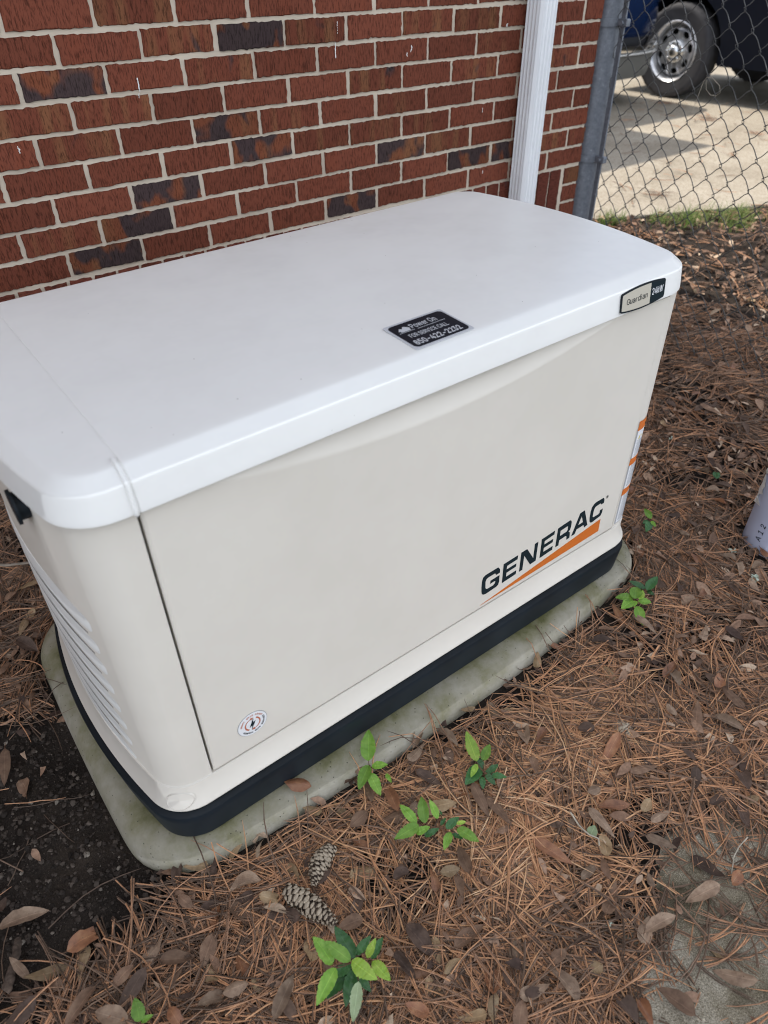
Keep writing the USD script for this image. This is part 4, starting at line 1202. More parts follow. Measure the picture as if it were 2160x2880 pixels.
# ---- pine needles: bundles of two or three, laid in drifts
def needles(n, xr, yr, keep, seed, length=(0.10, 0.20), rad=0.00108, zmax=0.024, segs=5, dry=False):
    r = np.random.default_rng(seed)
    X, Y = r.uniform(*xr, n), r.uniform(*yr, n)
    nc = max(1, n // 14)
    mem = np.where(r.random(n) < 0.55, r.integers(0, nc, n), -1)
    ccx, ccy, cca = r.uniform(*xr, nc), r.uniform(*yr, nc), r.uniform(0, 2 * PI, nc)
    X = np.where(mem >= 0, ccx[mem] + r.normal(0, 0.026, n), X)
    Y = np.where(mem >= 0, ccy[mem] + r.normal(0, 0.026, n), Y)
    ok = keep(X, Y, r)
    X, Y, mem = X[ok], Y[ok], mem[ok]
    n = len(X)
    fl = meshkit.fbm(np.stack([X * 2.6, Y * 2.6, X * 0], -1), 3, 77) * 4 * PI
    ang = fl + r.normal(0, 0.75, n)
    ang = np.where(mem >= 0, cca[mem] + r.normal(0, 0.28, n), ang)
    per = r.integers(2, 4, n)
    idx = np.repeat(np.arange(n), per)
    m = len(idx)
    L = np.repeat(r.uniform(*length, n), per) * r.uniform(0.85, 1.05, m)
    a0 = ang[idx] + r.normal(0, 0.035, m)
    curv = np.repeat(r.normal(0, 3.2, n), per) + r.normal(0, 1.2, m)
    h0 = np.repeat(r.uniform(0.002, zmax, n) * r.uniform(0.5, 1, n), per)
    tilt = np.repeat(r.normal(0, 0.05, n), per) + r.normal(0, 0.02, m)
    s = np.linspace(0, 1, segs + 1)
    S = L[:, None] * s[None]
    A = a0[:, None] + curv[:, None] * S * 0.5
    x = X[idx][:, None] + np.cos(A) * S - np.cos(a0)[:, None] * L[:, None] * 0.5
    y = Y[idx][:, None] + np.sin(A) * S - np.sin(a0)[:, None] * L[:, None] * 0.5
    z = gz(x, y) + h0[:, None] + np.abs(tilt[:, None] * (S - L[:, None] * 0.5)) + 0.006 * np.sin(PI * s)[None] * r.random(m)[:, None]
    # needles that reach the pad lie over its edge, or stop at the generator
    inside = shapely.contains_xy(CPD.buffer(0.003), x, y)
    bad = shapely.contains_xy(CPD.buffer(-0.045), x, y).any(1) | ((y > -0.015) & (x < 1.96)).any(1) | (np.hypot(x - PIPE[0], y - PIPE[1]) < 0.087).any(1) | (drive_d(x, y) > 0.05).any(1)
    # a few needles lean on the pad's edge; the rest stop at it
    lean = inside.any(1)
    fi = inside.argmax(1)
    dist = np.abs(s[None] - s[fi][:, None]) * L[:, None]
    z = np.where(lean[:, None], np.maximum(z, np.where(inside, 0.0600, 0.058 - dist * 0.38)), z)
    if dry:
        bad = drive_d(x, y).min(1) < 0.02
    mid_ = (segs + 1) // 2
    bad |= (soil_mask(x[:, mid_], y[:, mid_]) > 0.4) & (r.random(m) < 0.9)
    sel = ~bad & ~(lean & ((r.random(m) > 0.035) | (inside.sum(1) > 3)))
    x, y, z, A = x[sel], y[sel], z[sel], A[sel]
    m = len(x)
    w = rad * r.uniform(0.75, 1.25, m)[:, None] * np.where(s > 0.97, 0.35, 1.0)[None]
    c = np.stack([x, y, z], -1)
    side = np.stack([-np.sin(A), np.cos(A), 0 * A], -1)
    up = np.array([0, 0, 1.0])
    v = np.stack([c + side * w[..., None], c - side * w[..., None], c + up * w[..., None] * 1.2], 2)       # m, segs+1, 3, 3
    v = v.reshape(m, -1, 3)
    f = []
    for i in range(segs):
        for a, b in ((0, 2), (2, 1)):
            p, q = i * 3 + a, i * 3 + b
            f += [[p, p + 3, q + 3], [p, q + 3, q]]
    f = np.array(f)
    F = (f[None] + (np.arange(m) * v.shape[1])[:, None, None]).reshape(-1, 3)
    return trimesh.Trimesh(v.reshape(-1, 3), F, process=False)


def keep_near(X, Y, r):
    b = ~shapely.contains_xy(CPD.buffer(-0.01), X, Y) & ~((Y > -0.03) & (X < 1.98))
    dens = meshkit.fbm(np.stack([X * 4.5, Y * 4.5, X * 0], -1), 3, 41)
    p = (0.22 + 0.95 * sstep(0.36, 0.62, dens)) * (1 - 0.955 * soil_mask(X, Y)) * (1 - 0.76 * slab_mask(X, Y))
    return b & (r.random(len(X)) < p) & in_view(X, Y, X * 0, 520) & (drive_d(X, Y) < 0.0)


def needle_tone(m):
    """Fresh orange needles lie in front of the pad; older, greyer ones elsewhere."""
    r = np.random.default_rng(2)
    c = np.array(m.vertices).reshape(-1, 18, 3)[:, 8]
    fresh = np.exp(-(((c[:, 0] - 0.10) / 0.55) ** 2 + ((c[:, 1] + 1.55) / 0.32) ** 2))
    fresh = np.clip(fresh + 0.35 * (meshkit.fbm(np.column_stack([c[:, :2] * 3.5, c[:, 0] * 0]), 3, 8) - 0.45), 0, 1)
    t = r.random(len(c)) ** (1.7 - 0.9 * fresh) * (0.66 + 0.34 * fresh)
    return np.column_stack([np.repeat(t, 18), np.zeros(len(t) * 18)])


nd = cat([needles(25000, (-1.1, 1.1), (-2.3, -0.9), keep_near, 51), needles(4500, (-1.1, -0.4), (-1.0, 0.0), keep_near, 52),
          needles(18000, (0.7, 2.6), (-1.9, 0.4), keep_near, 53, rad=0.00125), needles(5000, (2.0, 4.2), (-1.3, 1.0), lambda X, Y, r: keep_near(X, Y, r) & (r.random(len(X)) < 0.45), 54, rad=0.0014)])
tag(part('pine_straw', nd, M['needles'], uv=needle_tone(nd)), 'red-brown pine needles carpeting the ground around the pad', 'pine straw', kind='stuff')

dbr = np.random.default_rng(91)
dn = needles(420, (2.6, 7.0), (-0.9, 3.0), lambda X, Y, r: (drive_d(X, Y) > 0.12) & (X > 2.5), 92, rad=0.0012, dry=True)
dn.vertices = np.array(dn.vertices)
dv = np.array(dn.vertices)
dv[:, 2] += 0.082 - np.minimum(gz(dv[:, 0], dv[:, 1]), 0.2)
dn.vertices = dv
tag(part('driveway_debris', dn, M['needles'], uv=needle_tone(dn)), 'scattered pine needles lying on the pale driveway', 'pine needles', kind='stuff')

# ---- crumbs of soil on the bare patch and along the pad
cr = np.random.default_rng(61)
cx_, cy_ = cr.uniform(-1.15, -0.35, 26000), cr.uniform(-1.45, -0.6, 26000)
okc = (soil_mask(cx_, cy_) > cr.random(26000) * 0.9) & ~shapely.contains_xy(CPD.buffer(0.002), cx_, cy_)
cx_, cy_ = cx_[okc], cy_[okc]
tet = trimesh.creation.icosahedron()
cs = 0.0009 + 0.0050 * cr.random(len(cx_)) ** 7
cv = tet.vertices[None] * (1 + cr.normal(0, 0.25, (len(cx_), 12, 1))) * cs[:, None, None] + np.stack([cx_, cy_, gz(cx_, cy_) + cs * 0.3], 1)[:, None]
cf = (tet.faces[None] + (np.arange(len(cx_)) * 12)[:, None, None]).reshape(-1, 3)
tag(part('soil_crumbs', trimesh.Trimesh(cv.reshape(-1, 3), cf, process=False), M['crumb'], uv=np.column_stack([np.repeat(cr.random(len(cx_)), 12), np.zeros(12 * len(cx_))])), 'loose crumbs of black soil on the bare patch left of the pad', 'soil', kind='stuff')


# ---- green seedlings, leaf by leaf from the photograph
def seedling(leaves, root, label, org, s, H=0.07, wr_=0.40):
    r = np.random.default_rng(abs(hash(label)) % 1000 if False else len(label) * 7 + len(leaves))
    P = lambda q, z: px(org[0] + q[0] * s, org[1] + q[1] * s, z)
    base = P(root, 0.0)
    base[2] = float(gz(base[0], base[1]))
    t = thing('seedling', label, 'seedling')
    top = P(root, H * 0.8)
    ends = []
    for i, (b, tip, kind, *ex) in enumerate(leaves):
        hb = H * (ex[0] if ex else 0.9)
        ht = H * (ex[1] if len(ex) > 1 else 0.95)
        wf = ex[2] if len(ex) > 2 else wr_
        A, B = P(b, hb), P(tip, ht)
        d = B - A
        L = np.linalg.norm(d)
        d /= L
        view = EYE - (A + B) / 2
        view /= np.linalg.norm(view)
        nn = 0.55 * view + np.array([0, 0, 0.75]) + r.normal(0, 0.12, 3)
        nn -= d * (nn @ d)
        nn /= np.linalg.norm(nn)
        ss_ = np.cross(nn, d)
        G, uv = leaf_grid(L, L * wf, 18, bend=-0.05 + r.normal(0, 0.03), roll=r.uniform(0.0, 0.06), fold=r.uniform(0.12, 0.28), serr=0.045, tipx=0.55, seed=i + len(label))
        q = G.reshape(-1, 3)
        q[:, 2] += 0.05 * L
        V_ = A + q[:, :1] * d + q[:, 1:2] * ss_ + q[:, 2:3] * nn
        part('leaf', trimesh.Trimesh(V_, grid(G).faces, process=False), M[kind], t, smooth=True, uv=uv)
        ends.append(A)
    part('stem', tube(np.array([base - [0, 0, 0.01], (base * 2 + top) / 3 + r.normal(0, 0.003, 3), (base + 2 * top) / 3, top]), 0.0018, 6), M['stem_brown'], t, smooth=True)
    for A in ends:
        if np.linalg.norm(A - top) > 0.004:
            mid = (A + top) / 2 + [0, 0, -0.003]
            part('stalk', tube(np.array([top + r.normal(0, 0.0006, 3), mid, A, A + 0.0005]), 0.0008, 5), M['stem_brown'], t, smooth=True)
    return t


S7 = ((640, 1960), 0.48222)
S8 = ((1360, 1160), 0.48222)
S9 = ((0, 2160), 0.434)
g_, l_, d_, p_ = 'green_light', 'green_lime', 'green_dark', 'green_pale'
seedling([((745, 1525), (625, 1340), d_, .7, .75), ((750, 1505), (838, 1392), d_, .7, .8), ((840, 1530), (908, 1400), d_, .6, .7), ((725, 1560), (598, 1655), d_, .6, .6), ((735, 1590), (688, 1812), d_, .6, .5), ((740, 1590), (836, 1722), d_, .6, .5), ((720, 1580), (578, 1765), d_, .55, .5), ((830, 1500), (900, 1450), d_, .55, .6),
          ((610, 1562), (495, 1400), g_, .9, 1.1, .48), ((718, 1540), (565, 1425), g_, 1.0, 1.1, .42), ((815, 1522), (868, 1405), l_, 1.0, 1.2), ((845, 1545), (952, 1658), l_, .9, .9, .5), ((728, 1537), (876, 1648), l_, 1.1, 1.1, .5), ((632, 1582), (520, 1803), g_, .9, .8, .42), ((765, 1655), (732, 1893), p_, 1.0, .6, .34)],
         (735, 1545), 'largest seedling with mixed dark and lime green leaves, below the pine cones', *S7, H=0.085)
seedling([((1150, 815), (1235, 768), d_, .7, .8), ((1275, 770), (1350, 702), d_, .8, .9, .5), ((1240, 750), (1275, 705), d_, .7, .8), ((1310, 800), (1375, 830), d_, .7, .7), ((1335, 740), (1392, 728), l_, .9, .9), ((1250, 690), (1235, 660), d_, .7, .8),
          ((1103, 738), (1004, 630), g_, .9, 1.0), ((1152, 738), (1132, 583), g_, .9, 1.1, .46), ((1225, 712), (1176, 598), g_, .9, 1.1, .4), ((1115, 750), (972, 832), g_, .9, .9, .42), ((1100, 800), (1182, 758), g_, .8, .9, .5), ((1338, 770), (1467, 848), g_, .8, .8, .45), ((1302, 790), (1262, 897), g_, .8, .7, .45)],
         (1235, 765), 'wide spreading seedling of many bright leaves right of the upper pine cone', *S7, H=0.065)
seedling([((822, 376), (824, 193), g_, .9, 1.2, .5), ((824, 402), (765, 545), g_, .9, .8, .46), ((842, 408), (937, 398), g_, .9, 1.0, .5), ((828, 448), (892, 578), g_, .9, .7, .48), ((925, 450), (957, 502), g_, .7, .7, .4)],
         (828, 405), 'four-leaved light green seedling at the front edge of the concrete pad', *S7, H=0.07)
seedling([((1490, 372), (1530, 275), g_, .8, 1.0, .55), ((1475, 405), (1385, 515), d_, .7, .6, .55), ((1505, 450), (1562, 515), d_, .7, .6, .5), ((1540, 460), (1630, 470), d_, .7, .8, .42), ((1485, 465), (1490, 540), d_, .6, .5, .5), ((1490, 420), (1455, 350), d_, .7, .8, .5), ((1520, 440), (1580, 395), d_, .7, .8, .5), ((1510, 470), (1535, 410), d_, .6, .8, .6),
          ((1452, 378), (1390, 202), l_, .9, 1.2, .4), ((1455, 393), (1418, 470), l_, .9, .8, .42)],
         (1500, 440), 'bushy seedling with one tall yellow-blotched leaf and dark lower leaves', *S7, H=0.065)
seedling([((940, 1030), (845, 985), d_, .7, .9), ((950, 1040), (1014, 960), d_, .7, .9, .45), ((955, 1040), (997, 1068), d_, .6, .6, .5), ((872, 1088), (766, 1082), g_, .9, .9, .5), ((870, 1100), (802, 1150), g_, .9, .8, .62), ((880, 1090), (890, 1020), g_, 1.0, 1.1, .8), ((900, 1100), (978, 1110), g_, .9, .9, .6), ((893, 1132), (930, 1243), g_, .8, .5, .5), ((878, 1100), (880, 1135), g_, .9, .9, .8), ((905, 1090), (930, 1040), l_, 1.0, 1.1, .6)],
         (885, 1095), 'rosette seedling with rounded leaves by the right end of the pad', *S8, H=0.06)
seedling([((976, 622), (938, 563), g_, .9, 1.1, .5), ((978, 635), (1003, 668), g_, .8, .7, .55), ((968, 640), (945, 700), d_, .7, .6, .5), ((958, 632), (930, 650), d_, .7, .7, .6)],
         (970, 632), 'small pale three-leaved seedling standing right of the warning label', *S8, H=0.05)
seedling([((905, 1642), (872, 1488), g_, .8, 1.1, .62), ((915, 1645), (998, 1598), g_, .7, .8, .42)],
         (905, 1640), 'two-leaved bright seedling at the bottom edge left of centre', *S9, H=0.05)
seedling([((1352, 385), (1345, 345), d_, .8, 1.0, .5), ((1355, 388), (1372, 350), d_, .8, 1.0, .5)], (1355, 390), 'tiny dark green sprig in needles left of the pipe', *S8, H=0.03)
lg = thing('green_leaf', 'single pale green fallen leaf lying beside a bleached twig', 'leaf')
A, B = px(1440 + 505 * .434, 1960 + 905 * .434, 0.022), px(1440 + 535 * .434, 1960 + 840 * .434, 0.026)
G, uv = leaf_grid(np.linalg.norm(B - A), np.linalg.norm(B - A) * 0.95, 12, bend=0.05, fold=0.1, seed=4)
q = G.reshape(-1, 3)
dvec = (B - A) / np.linalg.norm(B - A)
sv = np.cross([0, 0, 1], dvec)
part('blade', trimesh.Trimesh(A + q[:, :1] * dvec + q[:, 1:2] * sv + q[:, 2:3] * np.array([0, 0, 1]) + [0, 0, 0.004], grid(G).faces, process=False), M['green_pale'], lg, smooth=True, uv=uv)


# ---- pine cones
def pine_cone(a, b, rad, label, open_=0.35, curve=0.0, dark=False):
    """A closed cone from its stalk end a to its tip b, scales on a spiral."""
    A, B = np.array(a), np.array(b)
    L = np.linalg.norm(B - A)
    ax = (B - A) / L
    e1 = np.cross(ax, [0, 0, 1]); e1 /= np.linalg.norm(e1)
    e2 = np.cross(e1, ax)
    prof = lambda s: rad * (np.sin(PI * np.clip(0.10 + 0.86 * s, 0, 1)) ** 0.62) * (1.05 - 0.28 * s)
    axis_p = lambda s: A + ax * L * s + e1 * curve * L * math.sin(PI * s)
    t = thing('pine_cone', label, 'pine cone')
    core = loft([np.array([axis_p(s) + prof(s) * 0.80 * (math.cos(p) * e1 + math.sin(p) * e2) for p in np.linspace(0, 2 * PI, 17)[:-1]]) for s in np.linspace(0, 1, 12)])
    part('core', core, M['bark'], t, smooth=True)
    r = np.random.default_rng(len(label))
    vs, fs, us, k0 = [], [], [], 0
    N = 96
    for i in range(N):
        s = (i + 0.5) / N
        p = i * 2.39996 + r.normal(0, 0.10)
        R = prof(s) * r.uniform(0.93, 1.04)
        out = math.cos(p) * e1 + math.sin(p) * e2
        tan = -math.sin(p) * e1 + math.cos(p) * e2
        sz = 0.0056 * (0.55 + 0.75 * math.sin(PI * min(1, s * 0.9 + 0.12))) * r.uniform(0.85, 1.2) * rad / 0.0138
        c = axis_p(s) + out * R * 0.92
        f_ = ax * 0.55 + out * (open_ + r.normal(0, 0.13))
        f_ /= np.linalg.norm(f_)
        o_ = np.cross(tan, f_) * (1 if np.dot(np.cross(tan, f_), out) > 0 else -1)
        #   root, shoulders, lip, umbo
        loc = [(-1.0, 0, -0.2, 0.1), (-0.1, -1.0, 0.05, 0.45), (-0.1, 1.0, 0.05, 0.45), (0.55, -0.75, 0.18, 0.9), (0.55, 0.75, 0.18, 0.9), (0.85, 0, 0.22, 0.95), (0.25, 0, 0.48, 0.62), (0.55, -0.7, -0.12, 0.15), (0.55, 0.7, -0.12, 0.15), (0.85, 0, -0.10, 0.15)]
        vs += [c + f_ * q[0] * sz + tan * q[1] * sz + o_ * q[2] * sz for q in loc]
        us += [(q[3], 0) for q in loc]
        fs += [[k0 + a_, k0 + b_, k0 + c_] for a_, b_, c_ in ((0, 1, 6), (0, 6, 2), (1, 3, 6), (6, 4, 2), (3, 5, 6), (6, 5, 4), (3, 7, 5), (7, 9, 5), (4, 5, 8), (5, 9, 8))]
        k0 += len(loc)
    usdk = trimesh.Trimesh(np.array(vs), np.array(fs), process=False)
    part('scales', usdk, M['cone_scale'], t, uv=np.array(us))
    return t


def ground_pt(x, y, h):
    q = px(x, y, h)
    return np.array([q[0], q[1], h + float(gz(q[0], q[1]))])


pine_cone(ground_pt(640 + 335 * .4822, 1960 + 1110 * .4822, 0.034), ground_pt(640 + 632 * .4822, 1960 + 1315 * .4822, 0.038), 0.0168, 'long grey closed pine cone, the lower of two by the big seedling', 0.33)
pine_cone(ground_pt(640 + 612 * .4822, 1960 + 862 * .4822, 0.036), ground_pt(640 + 500 * .4822, 1960 + 1095 * .4822, 0.030), 0.0152, 'shorter bent pine cone half sunk in needles, just above the long one', 0.5, 0.10)
pine_cone(ground_pt(1440 + 665 * .434, 1960 + 180 * .434, 0.006), ground_pt(1440 + 775 * .434, 1960 + 290 * .434, 0.010), 0.0165, 'dark pine cone buried in needles among leaves right of the seedlings', 0.4)


# ---- sticks
def stick(pts, r0, r1, label, m, cat_='stick', knots=True, z=0.02):
    P = np.array([ground_pt(x, y, z) for x, y in pts])
    t = np.linspace(0, 1, len(P))
    tt = np.linspace(0, 1, len(P) * 6)
    Q = np.stack([np.interp(tt, t, P[:, k]) for k in range(3)], 1)
    r = np.random.default_rng(len(label))
    Q += r.normal(0, r0 * 0.10, Q.shape)
    s = thing('stick', label, cat_)
    part('wood', tube(Q, np.interp(tt, [0, 1], [r0, r1]) * (1 + r.normal(0, 0.08, len(tt)) * knots), 8), M[m], s, smooth=50)


stick([(18, 2790), (35, 2740), (45, 2690), (50, 2640)], 0.0085, 0.0060, 'dark bark-covered stick lying at the lower left corner', 'bark')
stick([(1440 + 375 * .434, 1960 + 755 * .434), (1440 + 430 * .434, 1960 + 835 * .434), (1440 + 500 * .434, 1960 + 890 * .434), (1440 + 562 * .434, 1960 + 915 * .434), (1440 + 566 * .434, 1960 + 960 * .434)], 0.0016, 0.0012, 'thin bleached white twig beside the fallen green leaf', 'bleached_wood', z=0.03)
stick([(1440 + 1545 * .434, 1960 + 880 * .434), (1440 + 1490 * .434, 1960 + 940 * .434), (1440 + 1460 * .434, 1960 + 1000 * .434), (1440 + 1447 * .434, 1960 + 1110 * .434)], 0.0013, 0.001, 'thin pale root curving down beside the bare concrete at right', 'bleached_wood', z=0.028)
stick([(640 + 1035 * .4822, 1960 + 1620 * .4822), (640 + 1100 * .4822, 1960 + 1612 * .4822), (640 + 1160 * .4822, 1960 + 1598 * .4822)], 0.0085, 0.007, 'short brown chip of broken wood right of the largest seedling', 'stem_brown', 'wood chip')
stick([(-20, 1630), (40, 1622), (100, 1612)], 0.0042, 0.0036, 'pale straight stick lying behind the pad at the left edge', 'old_wood', z=0.06)
stick([(640 + 250 * .4822, 1960 + 1690 * .4822), (640 + 300 * .4822, 1960 + 1640 * .4822), (640 + 345 * .4822, 1960 + 1590 * .4822)], 0.005, 0.004, 'dark stick in the needles left of the largest seedling', 'bark')

# ---- pale lichen flakes
for (x, y), s_, lab in (((2125, 1625), 0.030, 'largest pale green lichen tuft below the white pipe'), ((2062, 1548), 0.014, 'small pale lichen flake left of the pipe foot'), ((1440 + 640 * .434, 1960 + 1465 * .434), 0.011, 'pale lichen flake in needles left of the bare concrete'), ((1885, 1237), 0.012, 'pale lichen flake right of the warning label')):
    c = ground_pt(x, y, 0.022)
    r = np.random.default_rng(int(x))
    ms = []
    for k in range(9):
        G, _ = leaf_grid(s_ * r.uniform(0.5, 0.9), s_ * 0.35, 6, bend=r.uniform(-0.2, 0.3), roll=r.uniform(-0.3, 0.4), seed=k)
        ms.append(rot_xyz(grid(G), r.normal(0, 0.4), r.uniform(-0.6, 0.1), r.uniform(0, 2 * PI)).apply_translation(c + np.append(r.normal(0, s_ * 0.15, 2), 0.0)))
    tag(part('lichen', cat(ms), M['lichen'], smooth=True), lab, 'lichen')

# ---- white pipe at the right edge
pipe = thing('plastic_pipe', 'upright bluish white plastic pipe with torn sticker at right edge', 'pipe')
PRD = 0.085
part('tube', cat([loft([np.array([(PIPE[0] + r_ * math.cos(t), PIPE[1] + r_ * math.sin(t), z) for t in np.linspace(0, 2 * PI, 65)[:-1]]) for r_, z in ((PRD, -0.05), (PRD, 0.42), (PRD - 0.002, 0.424), (PRD - 0.008, 0.424), (PRD - 0.008, 0.02))], cap0=False)]), M['pvc'], pipe, smooth=40)


def on_pipe(a, z, h):
    return np.array([PIPE[0] + (PRD + h) * math.cos(a), PIPE[1] + (PRD + h) * math.sin(a), z])


va = math.atan2(EYE[1] - PIPE[1], EYE[0] - PIPE[0])            # the side that faces the camera; the left edge is about -80 degrees from it
def pipe_patch(a0, a1, z0, z1, h, jag=0.0, seed=0, n=10, m=14):
    r = np.random.default_rng(seed)
    Z = np.linspace(z0, z1, m)
    rows_ = []
    for i, z in enumerate(Z):
        e0 = a0 + r.normal(0, jag) * 0.4
        e1 = a1 + r.normal(0, jag) + 0.25 * (abs(i / (m - 1) - 0.45)) * (1 if jag else 0) * (-1 if a1 > a0 else 1)
        rows_.append([on_pipe(a, z, h + (0.004 * r.random() if jag and k in (0, n - 1) else 0)) for k, a in enumerate(np.linspace(e0, e1, n))])
    return grid(np.array(rows_))


part('torn_sticker', pipe_patch(va - 1.62, va - 1.12, 0.115, 0.262, 0.0012, 0.10, 3), M['paper'], pipe, smooth=True)
for k, ch in enumerate('A12'):
    g = meshkit.text_mesh(ch, 0.016, 0.0004)
    z0_ = 0.040 + k * 0.022
    v_ = np.array(g.vertices)
    # reads upwards: letter x runs up the pipe, letter y runs round it to the left
    a_ = va - 0.42 + 0.02 - (v_[:, 1]) / PRD
    hgt = v_[:, 2] + 0.0004
    W_ = np.stack([PIPE[0] + (PRD + hgt) * np.cos(a_), PIPE[1] + (PRD + hgt) * np.sin(a_), z0_ + v_[:, 0]], 1)
    part('letter', trimesh.Trimesh(W_, g.faces, process=False), M['ink'], pipe)

# ---- tufts of grass along the driveway and beyond it
def blades(n, cx0, seed, h=(0.03, 0.08)):
    r = np.random.default_rng(seed)
    c = cx0(r, n)
    a, ln = r.uniform(0, 2 * PI, n), r.uniform(*h, n)
    lean = r.uniform(0.3, 1.1, n)
    s = np.array([0, 0.4, 0.75, 1.0])
    out = np.stack([np.cos(a), np.sin(a)], 1)
    hx = ln[:, None] * s[None] ** 1.6 * np.sin(lean)[:, None]
    hz = ln[:, None] * s[None] * np.cos(lean)[:, None]
    ctr = np.stack([c[:, 0, None] + out[:, 0, None] * hx, c[:, 1, None] + out[:, 1, None] * hx, c[:, 2, None] + hz], -1)
    w = 0.0016 * np.array([1, 0.9, 0.6, 0.05])
    sd = np.stack([-out[:, 1], out[:, 0], 0 * a], 1)[:, None]
    v = np.stack([ctr + sd * w[None, :, None], ctr - sd * w[None, :, None]], 2).reshape(n, 8, 3)
    f = np.array([[0, 2, 3], [0, 3, 1], [2, 4, 5], [2, 5, 3], [4, 6, 7], [4, 7, 5]])
    return trimesh.Trimesh(v.reshape(-1, 3), (f[None] + (np.arange(n) * 8)[:, None, None]).reshape(-1, 3), process=False)


def tuft_pos(r, n):
    cs_ = [(3.50, 0.36, .17, 2.4), (3.78, 0.24, .13, 2.2), (3.33, 0.47, .07, .7), (3.10, 0.64, .09, .9), (3.62, 0.14, .10, .9), (3.98, 0.08, .12, 1)]
    w = np.array([q[3] for q in cs_]); w /= w.sum()
    k = r.choice(len(cs_), n, p=w)
    x = np.array([cs_[i][0] for i in k]) + r.normal(0, 1, n) * np.array([cs_[i][2] for i in k]) * 0.6
    y = np.array([cs_[i][1] for i in k]) + r.normal(0, 1, n) * np.array([cs_[i][2] for i in k]) * 0.35
    d = drive_d(x, y)
    y = np.where(d > -0.01, y - (d + 0.02) * 1.2, y)
    return np.stack([x, y, gz(x, y)], 1)


g1, g2 = blades(1300, tuft_pos, 71, (0.04, 0.10)), blades(5000, lambda r, n: np.stack([r.uniform(9.95, 11.2, n), r.uniform(2.5, 6.5, n), np.full(n, 0.08)], 1), 72, (0.05, 0.16))
tag(part('grass', g1, M['grass'], uv=tone(g1, 8, 3)), 'short green grass growing along the near edge of the driveway', 'grass', kind='stuff')
tag(part('grass', g2, M['grass'], uv=tone(g2, 8, 4)), 'green lawn grass beyond the driveway behind the wheels', 'grass', kind='stuff')


# ================================================================== vehicles on the driveway
def wheel(parent, c, side, first=True):
    """c: centre; side: -1 shows its face towards -x."""
    R = 0.415
    prof = [(0.255, -0.105), (0.30, -0.122), (0.36, -0.128), (0.395, -0.118), (0.412, -0.095), (R, -0.06), (R, 0.06), (0.412, 0.095), (0.395, 0.118), (0.36, 0.125), (0.255, 0.105)]
    n = 72
    v, f = [], []
    for k in range(n):
        a = 2 * PI * k / n
        for j, (r_, x_) in enumerate(prof):
            rr = r_ - (0.008 if (k % 2 and j in (4, 5, 6, 7)) else 0)
            v.append((x_ * -side * -1 if False else side * -x_ * -1, rr * math.cos(a), rr * math.sin(a)))
    m_ = len(prof)
    for k in range(n):
        for j in range(m_ - 1):
            a, b = k * m_ + j, ((k + 1) % n) * m_ + j
            f += [[a, b, b + 1], [a, b + 1, a + 1]]
    T = lambda m: m.apply_translation(c)
    w = part('wheel', T(trimesh.Trimesh(np.array(v) * [1 if side < 0 else -1, 1, 1], f, process=False)), M['tyre'], parent, smooth=45)
    X = lambda m, x: T(m.apply_transform(trimesh.transformations.rotation_matrix(-PI / 2 if side < 0 else PI / 2, [0, 1, 0])).apply_translation((x * (-1 if side < 0 else 1), 0, 0)))
    # dished steel disc with eight oval holes and a rolled lip
    disc = Point(0, 0).buffer(0.232, quad_segs=24)
    for k in range(8):
        a = 2 * PI * k / 8 + 0.2
        h = affinity.rotate(affinity.scale(Point(0, 0).buffer(1), 0.040, 0.026), math.degrees(a) + 90, origin=(0, 0))
        disc = disc.difference(affinity.translate(h, 0.172 * math.cos(a), 0.172 * math.sin(a)))
    dm = trimesh.creation.extrude_polygon(disc, 0.008, engine='earcut').subdivide().subdivide()
    vv = np.array(dm.vertices)
    rad_ = np.hypot(vv[:, 0], vv[:, 1])
    vv[:, 2] += 0.022 * np.exp(-((rad_ - 0.165) / 0.05) ** 2) - 0.02 * (rad_ > 0.21)
    dm.vertices = vv
    part('rim_disc', X(dm, 0.042), M['alloy'], w, smooth=50)
    lipp = [(0.228, 0.030), (0.236, 0.062), (0.250, 0.088), (0.262, 0.098), (0.268, 0.094), (0.262, 0.082), (0.256, 0.06)]
    lip = trimesh.creation.revolve(np.array(lipp), sections=64)
    part('rim_lip', X(lip, 0.014), M['alloy'], w, smooth=50)
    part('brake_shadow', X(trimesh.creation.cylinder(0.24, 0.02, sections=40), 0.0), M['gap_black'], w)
    cap = trimesh.creation.revolve(np.array([(0.001, 0.085), (0.030, 0.083), (0.052, 0.070), (0.062, 0.050), (0.088, 0.045), (0.104, 0.030), (0.110, 0.0)]), sections=48)
    bumps = []
    for k in range(8):
        a = 2 * PI * k / 8
        s = trimesh.creation.icosphere(2, 0.016)
        s.apply_translation((0.080 * math.cos(a), 0.080 * math.sin(a), 0.046))
        bumps.append(s)
    part('hub_cap', X(cat([cap] + bumps), 0.045), M['chrome'], w, smooth=50)
    return w


van = thing('van', 'dark navy van on the driveway with silver steel wheels', 'van')
arch = lambda y: Point(y, 0.49).buffer(0.50, quad_segs=16)
prof = Polygon([(4.05, 0.50), (4.05, 0.95), (3.75, 1.15), (3.0, 1.30), (2.35, 2.05), (-1.75, 2.10), (-1.85, 0.50), (-1.7, 0.40), (3.9, 0.40)]).difference(arch(3.08)).difference(arch(-0.45))
YZ = lambda x: np.array([[0, 0, 1, x], [1, 0, 0, 0], [0, 1, 0, 0], [0, 0, 0, 1.0]])
bm = trimesh.creation.extrude_polygon(prof.buffer(-0.03).buffer(0.03), 1.86, engine='earcut').apply_transform(YZ(7.06))
part('body', bm, M['navy_paint'], van, smooth=30)
part('underbody', bx(7.5, 8.5, -1.7, 3.9, 0.42, 0.60), M['gap_black'], van)
part('wheel_well', bx(7.42, 8.60, 2.5, 3.68, 0.60, 1.0), M['gap_black'], van)
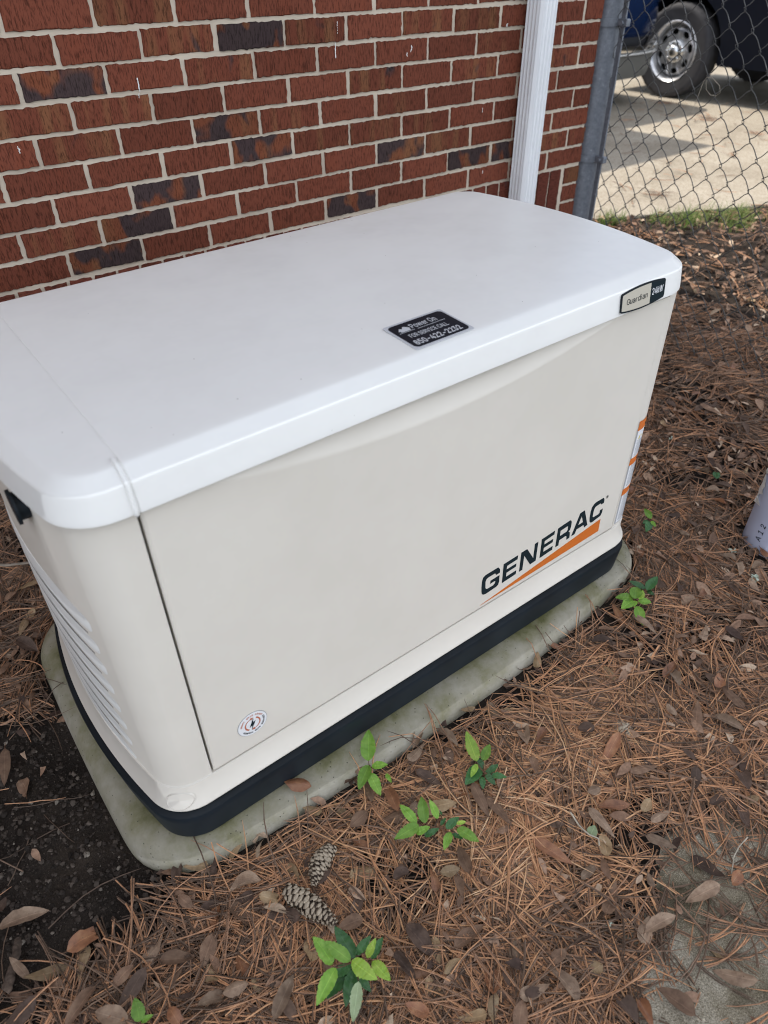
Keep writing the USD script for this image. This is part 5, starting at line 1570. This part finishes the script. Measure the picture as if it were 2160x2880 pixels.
part('side_window', bx(7.045, 7.058, 0.4, 1.95, 1.35, 1.9), M['glass_dark'], van)
part('side_window', bx(7.045, 7.058, -1.5, 0.2, 1.35, 1.9), M['glass_dark'], van)
for yy_ in (3.08, -0.45):
    wheel(van, np.array([7.13, yy_, 0.49]), -1)
    wheel(van, np.array([8.80, yy_, 0.49]), 1)

suv = thing('blue_car', 'blue car end with chrome bumper and grey lower valance left of the wheel', 'car')
E = lambda pts, z0, z1: trimesh.creation.extrude_polygon(pts, z1 - z0, engine='earcut').apply_translation((0, 0, z0))
plan = Polygon([(4.92, 3.06), (5.27, 3.0), (6.37, 3.0), (6.69, 3.08), (6.73, 3.4), (6.73, 7.6), (4.92, 7.6)])
pr = plan.buffer(-0.10).buffer(0.10)
sides_ = [pr.buffer(o) for o in (-0.01, 0.0, -0.01, -0.05)]
part('body', cat([E(pr.buffer(-0.03).difference(sbox(6.3, 3.45, 7.0, 4.45)), 0.36, 0.62)]), M['blue_paint'], suv)
a_c = np.array([5.75, 4.9])


def ringxy(P, z, n=160):
    L = P.exterior.length
    a = np.arctan2(*(np.array(P.exterior.coords[0]) - a_c)[::-1])
    pts = np.array([P.exterior.interpolate(k / n * L).coords[0] for k in range(n)])
    ang = np.unwrap(np.arctan2(pts[:, 1] - a_c[1], pts[:, 0] - a_c[0]))
    g_ = np.linspace(0, 2 * PI, n, endpoint=False)
    o = np.argsort(ang % (2 * PI))
    aa, pp = (ang % (2 * PI))[o], pts[o]
    aa, pp = np.r_[aa - 2 * PI, aa, aa + 2 * PI], np.vstack([pp, pp, pp])
    return np.column_stack([np.interp(g_, aa, pp[:, 0]), np.interp(g_, aa, pp[:, 1]), np.full(n, z)])


part('upper_body', loft([ringxy(pr.buffer(o), z) for o, z in ((-0.05, 0.62), (-0.02, 0.66), (0.0, 0.70), (0.005, 0.80), (-0.01, 0.95), (-0.06, 1.06), (-0.12, 1.10))]), M['blue_paint'], suv, smooth=35)
part('cabin', loft([ringxy(affinity.scale(pr, 0.86, 0.7, origin=(5.75, 5.6)), 1.09), ringxy(affinity.scale(pr, 0.72, 0.5, origin=(5.75, 5.6)), 1.62)]), M['glass_dark'], suv, smooth=30)
part('bumper', loft([ringxy(pr.buffer(o), z) for o, z in ((0.0, 0.535), (0.035, 0.545), (0.050, 0.58), (0.050, 0.635), (0.030, 0.668), (0.0, 0.672))]), M['chrome'], suv, smooth=35)
part('bumper_strip', loft([ringxy(pr.buffer(o), z) for o, z in ((0.0, 0.522), (0.046, 0.523), (0.047, 0.534), (0.0, 0.535))]), M['trim_white'], suv, smooth=20)
part('valance', loft([ringxy(pr.buffer(o), z) for o, z in ((-0.05, 0.315), (-0.01, 0.318), (0.020, 0.40), (0.030, 0.515), (0.0, 0.521))]).slice_plane([0, 3.5, 0], [0, -1, 0]), M['valance'], suv, smooth=35)
for yy_ in (3.95, 6.7):
    wheel(suv, np.array([6.60, yy_, 0.49]), 1)
    wheel(suv, np.array([4.98, yy_, 0.49]), -1)
